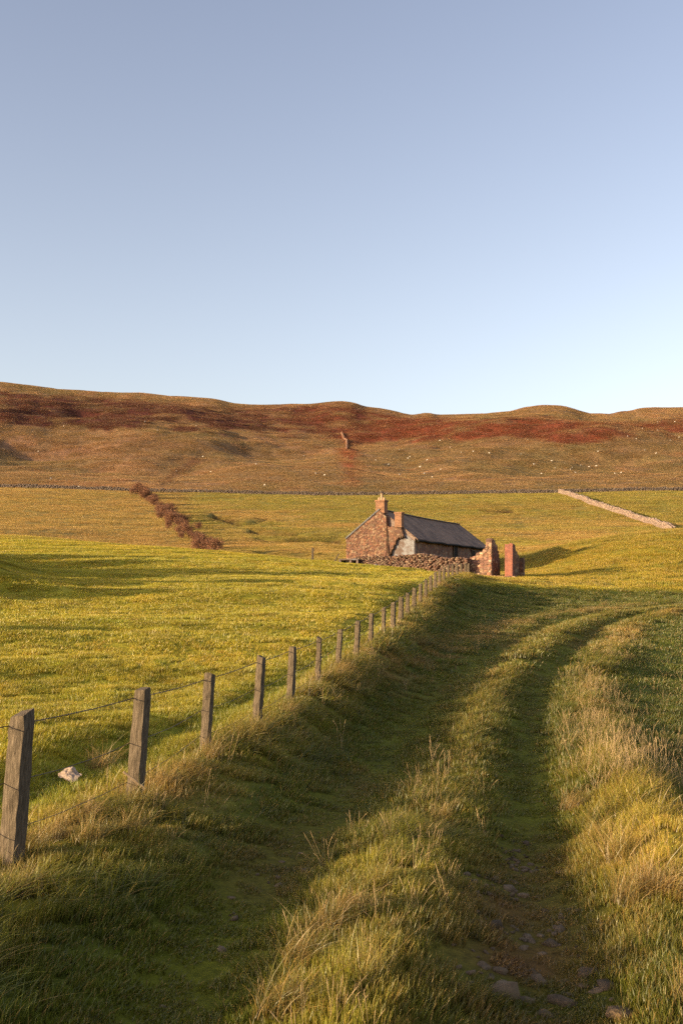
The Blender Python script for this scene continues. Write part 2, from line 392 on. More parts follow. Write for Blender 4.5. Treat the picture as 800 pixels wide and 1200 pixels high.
def grass_material(name='grass_blades', gloss=.045, lo=.72, hi=1.25):
    m, nt, n, l = mat_new(name)
    t = N(nt, 'ShaderNodeAttribute', attribute_type='INSTANCER', attribute_name='tint')
    b = N(nt, 'ShaderNodeAttribute', attribute_type='GEOMETRY', attribute_name='blade')
    sep = N(nt, 'ShaderNodeSeparateColor'); l.new(b.outputs['Color'], sep.inputs[0])
    # straw blades where random < dryness
    lt = N(nt, 'ShaderNodeMath', operation='LESS_THAN'); l.new(sep.outputs[1], lt.inputs[0]); l.new(t.outputs['Alpha'], lt.inputs[1])
    st = N(nt, 'ShaderNodeMix', data_type='RGBA'); l.new(lt.outputs[0], st.inputs[0]); l.new(t.outputs['Color'], st.inputs[6])
    dm = N(nt, 'ShaderNodeMix', data_type='RGBA'); dm.inputs[0].default_value = .55
    l.new(t.outputs['Color'], dm.inputs[6]); dm.inputs[7].default_value = (.62, .36, .12, 1); l.new(dm.outputs[2], st.inputs[7])
    hr = ramp(nt, [(0, (.42, .40, .36)), (.45, (.85, .86, .8)), (1, (1.25, 1.2, 1.1))]); l.new(sep.outputs[0], hr.inputs[0])  # shade deep in the sward painted as dark blade feet, light tips
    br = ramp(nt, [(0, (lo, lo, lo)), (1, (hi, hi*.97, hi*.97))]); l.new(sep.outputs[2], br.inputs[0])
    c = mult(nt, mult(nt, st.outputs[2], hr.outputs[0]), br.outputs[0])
    d = N(nt, 'ShaderNodeBsdfDiffuse'); tr = N(nt, 'ShaderNodeBsdfTranslucent'); g = N(nt, 'ShaderNodeBsdfGlossy')
    g.inputs['Roughness'].default_value = .45; g.inputs['Color'].default_value = (.9, .9, .85, 1)
    l.new(c, d.inputs[0]); l.new(c, tr.inputs[0])
    mx = N(nt, 'ShaderNodeMixShader'); mx.inputs[0].default_value = .45; l.new(d.outputs[0], mx.inputs[1]); l.new(tr.outputs[0], mx.inputs[2])
    m2 = N(nt, 'ShaderNodeMixShader'); m2.inputs[0].default_value = gloss; l.new(mx.outputs[0], m2.inputs[1]); l.new(g.outputs[0], m2.inputs[2])
    o = N(nt, 'ShaderNodeOutputMaterial'); l.new(m2.outputs[0], o.inputs[0]); return m

def ground_material(name, dark, bump, scale):
    m, nt, n, l = mat_new(name)
    t = N(nt, 'ShaderNodeAttribute', attribute_name='tint')
    g = N(nt, 'ShaderNodeNewGeometry')
    n1 = N(nt, 'ShaderNodeTexNoise'); n1.inputs['Scale'].default_value = scale; n1.inputs['Detail'].default_value = 8; n1.inputs['Roughness'].default_value = .7
    l.new(g.outputs['Position'], n1.inputs['Vector'])
    r1 = ramp(nt, [(.3, (dark*.5,)*3), (.7, (dark*1.35, dark*1.3, dark*1.2))]); l.new(n1.outputs[0], r1.inputs[0])
    c = mult(nt, t.outputs['Color'], r1.outputs[0])
    bp = N(nt, 'ShaderNodeBump'); bp.inputs['Strength'].default_value = 1; bp.inputs['Distance'].default_value = bump
    l.new(n1.outputs[0], bp.inputs['Height'])
    p = N(nt, 'ShaderNodeBsdfPrincipled'); p.inputs['Roughness'].default_value = .95; p.inputs['Specular IOR Level'].default_value = .1
    l.new(c, p.inputs['Base Color']); l.new(bp.outputs[0], p.inputs['Normal'])
    o = N(nt, 'ShaderNodeOutputMaterial'); l.new(p.outputs[0], o.inputs[0]); return m

def simple(name, stops, scale=8, rough=.85, bump=.01, stretch=(1, 1, 1), detail=6, spec=.2, coord='Object'):
    m, nt, n, l = mat_new(name)
    tc = N(nt, 'ShaderNodeTexCoord'); mp = N(nt, 'ShaderNodeMapping'); mp.inputs['Scale'].default_value = stretch
    l.new(tc.outputs[coord], mp.inputs[0])
    n1 = N(nt, 'ShaderNodeTexNoise'); n1.inputs['Scale'].default_value = scale; n1.inputs['Detail'].default_value = detail; n1.inputs['Roughness'].default_value = .65
    l.new(mp.outputs[0], n1.inputs['Vector'])
    r1 = ramp(nt, stops); l.new(n1.outputs[0], r1.inputs[0])
    bp = N(nt, 'ShaderNodeBump'); bp.inputs['Strength'].default_value = .8; bp.inputs['Distance'].default_value = bump
    l.new(n1.outputs[0], bp.inputs['Height'])
    p = N(nt, 'ShaderNodeBsdfPrincipled'); p.inputs['Roughness'].default_value = rough; p.inputs['Specular IOR Level'].default_value = spec
    l.new(r1.outputs[0], p.inputs['Base Color']); l.new(bp.outputs[0], p.inputs['Normal'])
    o = N(nt, 'ShaderNodeOutputMaterial'); l.new(p.outputs[0], o.inputs[0]); return m

def stone_material(name, scale=9):
    m, nt, n, l = mat_new(name)
    t = N(nt, 'ShaderNodeAttribute', attribute_name='tint')
    tc = N(nt, 'ShaderNodeTexCoord')
    n1 = N(nt, 'ShaderNodeTexNoise'); n1.inputs['Scale'].default_value = scale; n1.inputs['Detail'].default_value = 7
    l.new(tc.outputs['Object'], n1.inputs['Vector'])
    r1 = ramp(nt, [(.3, (.62, .62, .64)), (.7, (1.25, 1.2, 1.15))]); l.new(n1.outputs[0], r1.inputs[0])
    c = mult(nt, t.outputs['Color'], r1.outputs[0])
    bp = N(nt, 'ShaderNodeBump'); bp.inputs['Distance'].default_value = .03; l.new(n1.outputs[0], bp.inputs['Height'])
    p = N(nt, 'ShaderNodeBsdfPrincipled'); p.inputs['Roughness'].default_value = .9; p.inputs['Specular IOR Level'].default_value = .15
    l.new(c, p.inputs['Base Color']); l.new(bp.outputs[0], p.inputs['Normal'])
    o = N(nt, 'ShaderNodeOutputMaterial'); l.new(p.outputs[0], o.inputs[0]); return m

def brick_material(name, c1, c2, mortar, sx=1.0):
    m, nt, n, l = mat_new(name)
    tc = N(nt, 'ShaderNodeTexCoord'); sp = N(nt, 'ShaderNodeSeparateXYZ'); l.new(tc.outputs['Object'], sp.inputs[0])
    ad = N(nt, 'ShaderNodeMath', operation='ADD'); l.new(sp.outputs[0], ad.inputs[0]); l.new(sp.outputs[1], ad.inputs[1])
    cb = N(nt, 'ShaderNodeCombineXYZ'); l.new(ad.outputs[0], cb.inputs[0]); l.new(sp.outputs[2], cb.inputs[1])
    b = N(nt, 'ShaderNodeTexBrick'); b.inputs['Scale'].default_value = 1; b.inputs['Brick Width'].default_value = .24*sx; b.inputs['Row Height'].default_value = .08*sx; b.inputs['Mortar Size'].default_value = .008
    b.inputs['Color1'].default_value = (*c1, 1); b.inputs['Color2'].default_value = (*c2, 1); b.inputs['Mortar'].default_value = (*mortar, 1)
    l.new(cb.outputs[0], b.inputs['Vector'])
    n1 = N(nt, 'ShaderNodeTexNoise'); n1.inputs['Scale'].default_value = 3.5; n1.inputs['Detail'].default_value = 6; l.new(tc.outputs['Object'], n1.inputs['Vector'])
    r1 = ramp(nt, [(.3, (.6, .6, .6)), (.7, (1.2, 1.2, 1.2))]); l.new(n1.outputs[0], r1.inputs[0])
    c = mult(nt, b.outputs[0], r1.outputs[0])
    p = N(nt, 'ShaderNodeBsdfPrincipled'); p.inputs['Roughness'].default_value = .9; l.new(c, p.inputs['Base Color'])
    o = N(nt, 'ShaderNodeOutputMaterial'); l.new(p.outputs[0], o.inputs[0]); return m

def slate_material():
    m, nt, n, l = mat_new('slate')
    tc = N(nt, 'ShaderNodeTexCoord'); sp = N(nt, 'ShaderNodeSeparateXYZ'); l.new(tc.outputs['Object'], sp.inputs[0])
    cb = N(nt, 'ShaderNodeCombineXYZ'); l.new(sp.outputs[1], cb.inputs[0]); l.new(sp.outputs[2], cb.inputs[1])
    b = N(nt, 'ShaderNodeTexBrick'); b.inputs['Scale'].default_value = 1; b.inputs['Brick Width'].default_value = .34; b.inputs['Row Height'].default_value = .15; b.inputs['Mortar Size'].default_value = .012
    b.inputs['Color1'].default_value = (.25, .16, .112, 1); b.inputs['Color2'].default_value = (.32, .205, .145, 1); b.inputs['Mortar'].default_value = (.10, .068, .05, 1)
    l.new(cb.outputs[0], b.inputs['Vector'])
    n1 = N(nt, 'ShaderNodeTexNoise'); n1.inputs['Scale'].default_value = .9; n1.inputs['Detail'].default_value = 7; l.new(tc.outputs['Object'], n1.inputs['Vector'])
    r1 = ramp(nt, [(.3, (.62, .62, .64)), (.7, (1.3, 1.25, 1.15))]); l.new(n1.outputs[0], r1.inputs[0])
    c = mult(nt, b.outputs[0], r1.outputs[0])
    bp = N(nt, 'ShaderNodeBump'); bp.inputs['Distance'].default_value = .03; l.new(b.outputs['Fac'], bp.inputs['Height']); bp.invert = True
    p = N(nt, 'ShaderNodeBsdfPrincipled'); p.inputs['Roughness'].default_value = .8; p.inputs['Specular IOR Level'].default_value = .15; l.new(c, p.inputs['Base Color']); l.new(bp.outputs[0], p.inputs['Normal'])
    o = N(nt, 'ShaderNodeOutputMaterial'); l.new(p.outputs[0], o.inputs[0]); return m

def foliage_material(name, a, b, c3):
    m, nt, n, l = mat_new(name)
    oi = N(nt, 'ShaderNodeAttribute', attribute_name='leaf'); sep = N(nt, 'ShaderNodeSeparateColor'); l.new(oi.outputs['Color'], sep.inputs[0])
    r1 = ramp(nt, [(0, a), (.6, b), (1, c3)]); l.new(sep.outputs[0], r1.inputs[0])
    d = N(nt, 'ShaderNodeBsdfDiffuse'); t = N(nt, 'ShaderNodeBsdfTranslucent'); l.new(r1.outputs[0], d.inputs[0]); l.new(r1.outputs[0], t.inputs[0])
    mx = N(nt, 'ShaderNodeMixShader'); mx.inputs[0].default_value = .25; l.new(d.outputs[0], mx.inputs[1]); l.new(t.outputs[0], mx.inputs[2])
    o = N(nt, 'ShaderNodeOutputMaterial'); l.new(mx.outputs[0], o.inputs[0]); return m

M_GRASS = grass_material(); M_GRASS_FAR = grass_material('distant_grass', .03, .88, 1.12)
M_FIELD = ground_material('turf', .75, .05, 6.0)
M_TRACK = ground_material('track_turf', .8, .03, 14.0)
M_HILL = ground_material('hill_turf', 1.0, 1.6, .55)
M_STONE = stone_material('rubble_stone', 5)
M_PEBBLE = stone_material('track_stone', 30)
M_WOOD = simple('weathered_post_wood', [(.25, (.040,.029,.019)), (.5, (.125,.092,.060)), (.75, (.25,.19,.13))], 14, .9, .012, (6, 6, .8))
M_WOOD2 = simple('pale_split_wood', [(.3, (.30,.20,.12)), (.7, (.5,.36,.23))], 20, .8, .004, (6, 6, .8))
M_WIRE = simple('rusty_wire', [(.3, (.05,.038,.03)), (.7, (.14,.095,.06))], 60, .6, .001, spec=.4)
M_BRICK = brick_material('red_brick', (.38,.11,.06), (.28,.09,.06), (.22,.14,.1))
M_CHIM = brick_material('orange_brick', (.34,.15,.07), (.26,.11,.06), (.26,.18,.11))
M_SLATE = slate_material()
M_RIDGE = simple('ridge_tile', [(.3, (.09,.09,.1)), (.7, (.18,.17,.17))], 4, .7, .01)
M_PLAST = simple('old_limewash', [(.3, (.11,.075,.06)), (.46, (.17,.12,.10)), (.56, (.25,.235,.235)), (.75, (.33,.31,.31))], 1.6, .9, .01)
M_RENDER = simple('stained_render', [(.3, (.17,.115,.095)), (.7, (.31,.225,.18))], 1.3, .9, .02)
M_DARK = simple('dark_opening', [(.3, (.012,.01,.009)), (.7, (.03,.025,.02))], 4, .9, .005)
M_POT = simple('chimney_pot_clay', [(.3, (.40,.24,.14)), (.7, (.52,.35,.22))], 8, .8, .004)
M_WOOL = simple('pale_wool', [(.3, (.26,.18,.13)), (.7, (.50,.38,.29))], 12, .95, .02)
M_WOOLS = simple('sheep_wool', [(.3, (.5,.44,.36)), (.7, (.68,.61,.52))], 5, .95, .03)
M_TWIG = simple('twig_bark', [(.3, (.07,.045,.035)), (.7, (.16,.10,.075))], 9, .9, .01)
M_LEAFR = foliage_material('rusty_twigs', (.15,.065,.04), (.30,.14,.08), (.44,.25,.14))
M_STALK = simple('dry_stalk', [(.3, (.34,.23,.11)), (.7, (.55,.38,.20))], 30, .8, .001)

# ------------------------------------------------------------------ ground sheets
def build_ground():
    front = np.linspace(-R(44), R(44), 620)
    side = np.concatenate([np.linspace(-math.pi, -R(44), 90)[:-1], front, np.linspace(R(44), math.pi, 90)[1:]])
    rr = np.concatenate([[.05, .3, .7], np.exp(np.linspace(math.log(1.1), math.log(2600), 640))])
    A, RR = np.meshgrid(side, rr)
    x = RR*np.sin(A); y = RR*np.cos(A)
    z = terrain(x, y)
    na, nr = len(side), len(rr)
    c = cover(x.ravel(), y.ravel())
    dT, _ = near_line(x, y, TRACK); dT = dT.reshape(x.shape)
    px, Y, ph = warp(x, y)
    i, j = np.meshgrid(np.arange(nr-1), np.arange(na-1), indexing='ij')
    q = np.stack([i*na+j, i*na+j+1, (i+1)*na+j+1, (i+1)*na+j], -1)[..., ::-1]
    zone = np.zeros((nr-1, na-1), int)
    zone[(np.abs(dT[:-1, :-1]) < 1.45) & (y[:-1, :-1] < 90)] = 1
    zone[Y[:-1, :-1] > 342] = 2
    V = np.stack([x.ravel(), y.ravel(), z.ravel()], 1)
    for k, (nm, mt, lb) in enumerate([('field', M_FIELD, 'grass pasture falling from left to right'), ('track', M_TRACK, 'grassy double-rutted farm track'), ('hills', M_HILL, 'rust and tan hill ridge')]):
        f = q[zone == k].reshape(-1, 4)
        u, inv = np.unique(f, return_inverse=True)
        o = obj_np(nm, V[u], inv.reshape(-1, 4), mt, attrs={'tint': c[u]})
        tag(o, lb, kind='structure')
build_ground()

# ------------------------------------------------------------------ grass: turf patches instanced on surveyed points
def patch(name, side, n, h, w, segs, droop, seedn, col, clump=0.0, mat=None):
    g = np.random.default_rng(seedn)
    x = g.uniform(-.62*side, .62*side, n); y = g.uniform(-.62*side, .62*side, n)
    hh = h*g.uniform(.45, 1.15, n)*(1+clump*g.normal(0, .25, n)); az = g.uniform(0, 2*math.pi, n)
    # a prevailing lean so the sward is combed by the wind to the right
    lean = g.uniform(.1, 1, n)*droop
    dx = np.cos(az)*lean + .25*droop; dy = np.sin(az)*lean
    face = g.uniform(0, math.pi, n); wx = np.cos(face)*w*.5*g.uniform(.7, 1.3, n); wy = np.sin(face)*w*.5
    V = []; A = []; rows = segs+1
    r1 = g.uniform(0, 1, n); r2 = g.uniform(0, 1, n)
    for k in range(rows):
        t = k/segs; bend = t**1.8
        zx = x + dx*hh*bend; zy = y + dy*hh*bend; zz = hh*(t - .28*lean*bend*t) - .02*h
        k_w = (1 - t**1.6)*.95 + .05
        for s in (-1, 1):
            V.append(np.stack([zx+s*wx*k_w, zy+s*wy*k_w, zz], 1)); A.append(np.stack([np.full(n, t), r1, r2, np.ones(n)], 1))
    V = np.stack(V, 1); A = np.stack(A, 1)                       # [n, rows*2, 3]
    m = rows*2; F_ = []
    for k in range(segs): F_.append([2*k, 2*k+1, 2*k+3, 2*k+2])
    Fc = (np.array(F_)[None] + (np.arange(n)*m)[:, None, None]).reshape(-1, 4)
    me = mesh_np(name, V.reshape(-1, 3), Fc, mat or M_GRASS, attrs={'blade': A.reshape(-1, 4)})
    o = bpy.data.objects.new(name, me); col.objects.link(o)

TURF = bpy.data.collections.new('turf_patches')
#       side   n_short n_tall  h_s   h_t   w_s    w_t   segs
LODS = [(.13,  75, 46, .07, .25, .0054, .0052, 4),
        (.24,  90, 64, .075, .26, .0080, .0078, 3),
        (.48, 100, 85, .085, .30, .016, .015, 3),
        (1.15, 210, 150, .12, .34, .024, .022, 2),
        (2.6, 280, 200, .18, .38, .048, .045, 2),
        (5.2, 420, 320, .30, .55, .095, .09, 2)]
NV = 3
for li, (sd, ns, ntl, hs, ht, ws, wt, sg) in enumerate(LODS):
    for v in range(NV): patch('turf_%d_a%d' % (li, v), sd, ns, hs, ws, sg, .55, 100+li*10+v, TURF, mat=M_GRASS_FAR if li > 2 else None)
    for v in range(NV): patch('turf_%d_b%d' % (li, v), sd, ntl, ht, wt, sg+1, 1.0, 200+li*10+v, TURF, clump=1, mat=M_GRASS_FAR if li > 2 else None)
BANDS = [(2.4, 9), (9, 22), (22, 60), (60, 160), (160, 343), (343, 960)]

def instancer(name, P, rot, scl, idx, tint, coll, label):
    me = bpy.data.meshes.new(name); me.vertices.add(len(P)); me.vertices.foreach_set('co', P.astype(np.float32).ravel())
    for k, a, ty, key in (('rot', rot, 'FLOAT_VECTOR', 'vector'), ('scl', scl, 'FLOAT_VECTOR', 'vector'), ('idx', idx, 'INT', 'value'), ('tint', tint, 'FLOAT_COLOR', 'color')):
        at = me.attributes.new(k, ty, 'POINT'); at.data.foreach_set(key, np.ascontiguousarray(a, dtype=np.int32 if ty == 'INT' else np.float32).ravel())
    me.update()
    o = link(bpy.data.objects.new(name, me)); tag(o, label, kind='stuff')
    ng = bpy.data.node_groups.new(name+'_nodes', 'GeometryNodeTree')
    ng.interface.new_socket('Geometry', in_out='INPUT', socket_type='NodeSocketGeometry'); ng.interface.new_socket('Geometry', in_out='OUTPUT', socket_type='NodeSocketGeometry')
    gi = ng.nodes.new('NodeGroupInput'); go = ng.nodes.new('NodeGroupOutput')
    ci = ng.nodes.new('GeometryNodeCollectionInfo'); ci.inputs['Collection'].default_value = coll
    ci.inputs['Separate Children'].default_value = True; ci.inputs['Reset Children'].default_value = True
    ip = ng.nodes.new('GeometryNodeInstanceOnPoints'); ip.inputs['Pick Instance'].default_value = True
    def na(nm, ty):
        a = ng.nodes.new('GeometryNodeInputNamedAttribute'); a.data_type = ty; a.inputs['Name'].default_value = nm
        return [s for s in a.outputs if s.enabled and s.name == 'Attribute'][0]
    L = ng.links.new
    L(gi.outputs[0], ip.inputs['Points']); L(ci.outputs[0], ip.inputs['Instance']); L(na('idx', 'INT'), ip.inputs['Instance Index'])
    L(na('rot', 'FLOAT_VECTOR'), ip.inputs['Rotation']); L(na('scl', 'FLOAT_VECTOR'), ip.inputs['Scale']); L(ip.outputs[0], go.inputs[0])
    md = o.modifiers.new('scatter', 'NODES'); md.node_group = ng
    return o

# house frame, used to keep the turf out of the buildings
HX, HY, HRZ = 3.1, 81.2, R(-24.9)
def in_house(x, y):
    c, s = math.cos(-HRZ), math.sin(-HRZ); dx, dy = x-HX, y-HY
    u = dx*c - dy*s; v = dx*s + dy*c
    return (np.abs(u) < 2.9) & (v > .2) & (v < 20.3)

def make_grass():
    out = {k: [] for k in ('meadow_grass', 'verge_grass', 'pasture_grass', 'hill_grass')}
    for li, (a, b) in enumerate(BANDS):
        sd = LODS[li][0]; spread = [.62, .58, .56, .54, .54, .56][li]
        area = spread*(b*b-a*a)
        over = [1.9, 1.8, 1.7, 1.6, 1.5, 1.35][li]
        n = int(area/(sd*sd)*over)
        Y = np.sqrt(rng.uniform(a*a, b*b, n)); jit = np.exp(rng.normal(0, .06, n)) if 0 < li < 5 else 1
        X = rng.uniform(-spread, spread, n)*Y
        if li == 0: X = X*1.25
        x, y = X, Y*jit
        k = ~in_house(x, y); x, y = x[k], y[k]; n = len(x)
        z = terrain(x, y); e = .1+.008*y
        nx = -(terrain(x+e, y)-terrain(x-e, y))/(2*e); ny = -(terrain(x, y+e)-terrain(x, y-e))/(2*e)
        nn = np.stack([nx, ny, np.ones(n)], 1); nn /= np.linalg.norm(nn, axis=1)[:, None]
        sp = rng.uniform(-.9, .9, n) if li < 3 else rng.uniform(0, 6.28, n)      # near: combed one way
        t1 = np.stack([np.cos(sp), np.sin(sp), np.zeros(n)], 1); t1 -= nn*(t1*nn).sum(1)[:, None]; t1 /= np.linalg.norm(t1, axis=1)[:, None]
        t2 = np.cross(nn, t1)
        rot = np.stack([np.arctan2(t2[:, 2], nn[:, 2]), -np.arcsin(np.clip(t1[:, 2], -1, 1)), np.arctan2(t1[:, 1], t1[:, 0])], 1)
        dF, _ = near_line(x, y, FENCE); dT, _ = near_line(x, y, TRACK); dB, _ = near_line(x, y, BANK)
        n1 = fbm(x*.9, y*.9, 61, 3); n2 = fbm(x*2.3, y*2.3, 75, 2); n4 = fbm(x*.3, y*.3, 77, 3)
        tall = np.zeros(n)                                                     # wanted height in metres
        near = y < 66
        right = dB > .4
        hgt = np.where(right, .11+.05*n4+.03*n2, .09+.04*n1+.04*n2)                         # base sward
        hgt = np.where(right & (dT < -1.5), .12+.12*n1+.06*n2, hgt)                   # bank
        fl = np.exp(-((dF-.1)/.6)**2)*near
        hgt = hgt + fl*(.10+.18*n1+.08*n2)*(1-.5*sstep(18, 34, y))
        mid = np.exp(-(dT/.5)**2)*(y < 90)
        hgt = hgt + mid*(.02+.12*n1+.06*n2)*right
        rv = np.exp(-((dT-2.05)/.5)**2)*near*(.45+.55*sstep(5.5, 7.5, y))
        hgt = hgt + rv*(.06+.16*n1+.06*n2)
        rt = np.clip(np.exp(-((np.abs(dT)-1.0)/.33)**2)*1.15, 0, 1)*(y < 90)
        hgt = hgt*(1-rt) + rt*(.032+.015*n2)
        hgt = np.where((dT > 2.9) & near, .085+.05*n1, hgt)
        hgt = np.where(right & (y < 14), hgt*.85, hgt)
        hgt = np.where((y > 60) & (dF > -1), .16+.08*n4, hgt)
        hgt = np.where(y > 95, .2+.1*n4, hgt)
        hgt = np.where(y > 160, .26+.12*n4, hgt)
        hgt = np.clip(hgt, .03, .6)
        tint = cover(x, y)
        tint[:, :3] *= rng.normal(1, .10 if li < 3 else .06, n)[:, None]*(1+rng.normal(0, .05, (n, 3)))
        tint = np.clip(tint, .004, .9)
        hs, ht = LODS[li][3], LODS[li][4]
        if li == 5: hgt = np.where(tint[:, 0] > tint[:, 1]*1.9, .6, .32)*rng.uniform(.6, 1.3, n)
        if li == 4: hgt = hgt*rng.uniform(.7, 1.3, n)
        ty = (hgt > (hs*ht)**.5).astype(int)
        idx = li*2*NV + ty*NV + rng.integers(0, NV, n)
        sz = hgt/np.where(ty == 1, ht, hs); sxy = rng.uniform(.85, 1.2, n)
        scl = np.stack([sxy, sxy, np.clip(sz, .3, 2.2)], 1)
        # bare ground: thin the sward in the stony rut
        bare = (np.abs(dT-.85) < .5) & (y < 9) & (fbm(x*2.6, y*2.6, 99, 2) > .02)
        bare |= (rt > .6) & (fbm(x*1.1, y*1.1, 97, 3) > .28) & (y < 40)
        keep = ~(bare & (rng.uniform(0, 1, n) < .8))
        P = np.stack([x, y, z], 1)
        zone = np.where(y > 343, 3, np.where(y > 95, 2, np.where((dF < .05) & (y < 95), 0, 1)))
        for zi, nm in enumerate(out):
            k = keep & (zone == zi)
            out[nm].append((P[k], rot[k], scl[k], idx[k], tint[k]))
    labs = {'meadow_grass': 'short sunlit yellow-green grass of the field left of the fence', 'verge_grass': 'rough grass on the bank, the track and its verges',
            'pasture_grass': 'coarse grass of the pasture behind the farmhouse', 'hill_grass': 'dead grass and rust bracken on the hillside'}
    for nm, parts in out.items():
        A = [np.concatenate([p[i] for p in parts]) for i in range(5)]
        instancer(nm, *A, TURF, labs[nm]); print(nm, len(A[0]))
make_grass()

# dry seed stalks
STALKS = bpy.data.collections.new('stalk_tufts')
def stalk_proto(name, seedn, n, h):
    random.seed(seedn); mb = MB()
    for i in range(n):
        bx0, by0 = random.uniform(-.09, .09), random.uniform(-.09, .09); hh = h*random.uniform(.6, 1.15)
        az = random.uniform(0, 6.28); ln = random.uniform(.05, .55)*hh; k = random.uniform(.7, 2.4)
        pts = [(bx0+math.cos(az)*ln*(t**k), by0+math.sin(az)*ln*(t**k), hh*t*(1-.25*(ln/hh)*t)) for t in (0, .25, .5, .75, .9, 1)]
        mb.tube(pts, [.0016, .0014, .0012, .0016, .0030, .0006], 4)
    o = mb.build(name, M_STALK); COL.objects.unlink(o); STALKS.objects.link(o)
for v in range(6): stalk_proto('stalks_%d' % v, 40+v, random.choice((3, 4, 5, 6)), .46)
def make_stalks():
    P = []
    n = 42000
    Y = np.sqrt(rng.uniform(3.0**2, 40**2, n)); x = rng.uniform(-.62, .62, n)*Y; y = Y
    dF, _ = near_line(x, y, FENCE); dT, _ = near_line(x, y, TRACK)
    n1 = fbm(x*.7, y*.7, 61, 3); n4 = fbm(x*.22, y*.22, 63, 2)
    p = .10*np.exp(-((dF-.1)/.5)**2) + .20*np.exp(-((dT-2.15)/.55)**2) + .15*np.exp(-(dT/.5)**2)*sstep(16, 8, y) + .015*(dT > 1.6) + .02*(dF > .5)*(np.abs(dT) > 1.5)
    p = p*np.clip(.5+2.6*n1+1.2*n4, 0, 2.2)*sstep(48, 8, y)
    k = rng.uniform(0, 1, n) < p*2.4
    k &= ~((np.abs(np.abs(dT)-1) < .4))
    x, y = x[k], y[k]; m = len(x)
    rot = np.stack([rng.normal(0, .12, m), rng.normal(.08, .12, m), rng.uniform(0, 6.28, m)], 1)
    s = rng.uniform(.4, .95, m)*np.clip(.42+y*.05, .55, 1)
    instancer('seed_stalks', np.stack([x, y, terrain(x, y)], 1), rot, np.stack([s, s, s], 1), rng.integers(0, 6, m), np.ones((m, 4)), STALKS, 'thin dry grass stalks standing above the verges'); print('stalks', m)
make_stalks()
# extra dry tussocks along the fence and verge
TUSS = bpy.data.collections.new('tussocks')
def tussock(name, seedn):
    patch(name, .20, 240, .36, .0048, 5, 1.15, seedn, TUSS, clump=1)
for v in range(4): tussock('tussock_%d' % v, 300+v)
def make_tussocks():
    spots = [(34,1000,.7),(60,985,.7),(118,905,1.0),(100,960,.7),(150,940,.7),(185,925,.8),(220,905,.7),(245,890,.9),(300,862,.9),(338,838,.7),(372,800,.9),(394,795,.8),(408,790,.7),(432,772,.7),(15,1050,.7),(670,950,.8),(700,990,.8),(725,1010,.9),(690,905,.7),(735,1060,.8),(760,1045,.8),(780,1050,.8),(520,960,.6),(505,985,.6),(380,1090,.7),(410,1075,.7),(440,1040,.6),(350,1130,.7),(430,1150,.8),(330,1190,.8)]
    P = []; S = []
    for px, py, s in spots:
        x, y = hit(px, py, 2.6, 40); P.append((x, y)); S.append(s)
    n = 5000
    Y = np.sqrt(rng.uniform(4.0**2, 60**2, n)); x = rng.uniform(-.6, .6, n)*Y
    dF, _ = near_line(x, Y, FENCE); dT, _ = near_line(x, Y, TRACK); n1 = fbm(x*.5, Y*.5, 65, 3)
    p = .30*np.exp(-((dF-.1)/.4)**2) + .14*np.exp(-((dT-2.1)/.5)**2) + .05*(dF > .5)*(dT < -1.6) + .02*(dT > 3)
    k = rng.uniform(0, 1, n) < p*np.clip(.35+1.8*n1, 0, 1.5)
    P = np.concatenate([np.array(P), np.stack([x[k], Y[k]], 1)]); S = np.concatenate([np.array(S), rng.uniform(.5, .95, k.sum())])
    m = len(P); x, y = P.T
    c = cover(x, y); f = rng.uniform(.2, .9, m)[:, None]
    c = c*(1-f) + np.array([.36,.26,.10,.7])[None]*f
    rot = np.stack([rng.normal(0, .1, m), rng.normal(.1, .1, m), rng.uniform(-1, 1, m)], 1)
    sy = S*(1+np.clip(y-14, 0, 50)*.012)
    instancer('dry_tussocks', np.stack([x, y, terrain(x, y)], 1), rot, np.stack([sy*1.1, sy*1.1, S], 1), rng.integers(0, 4, m), c, TUSS, 'straw-coloured grass tussocks beside the fence and track'); print('tussocks', m)
make_tussocks()
random.seed(11)

# ------------------------------------------------------------------ wire fence
fence = empty('wire_fence', (float(FX[0]), float(FY[0]), gz(FX[0], FY[0])))
tag(fence, 'long leaning timber post and barbed wire fence climbing from the left edge towards the farmhouse', 'fence')
TOPS = []
def post_mesh(w, d, h, seedn):
    random.seed(seedn); bm = bmesh.new(); nz = 14
    rows = []
    prof = [(-.5,-.5),(0,-.52),(.5,-.5),(.52,0),(.5,.5),(0,.52),(-.5,.5),(-.52,0)]
    ch = [(.12 if i % 2 == 0 else 0) for i in range(8)]
    slant = (random.uniform(-.05, .05), random.uniform(-.04, .04))
    for k in range(nz+1):
        t = k/nz; z = -.35 + (h+.35)*t; tp = 1 - .10*t
        if k == nz: tp *= .93
        ring = []
        for i, (a, b) in enumerate(prof):
            q = 1-ch[i]*.6
            jx = random.uniform(-.006, .006); jy = random.uniform(-.006, .006)
            zz = z + (slant[0]*a + slant[1]*b if k >= nz-1 else 0) + (random.uniform(-.012, .006) if k == nz else 0)
            ring.append(bm.verts.new((a*w*tp*q+jx, b*d*tp*q+jy, zz)))
        rows.append(ring)
    for k in range(nz):
        for i in range(8): bm.faces.new((rows[k][i], rows[k][(i+1) % 8], rows[k+1][(i+1) % 8], rows[k+1][i]))
    bm.faces.new(rows[-1]); bm.faces.new(rows[0][::-1])
    bmesh.ops.recalc_face_normals(bm, faces=bm.faces[:])
    me = bpy.data.meshes.new('post'); bm.to_mesh(me); bm.free(); me.materials.append(M_WOOD); return me
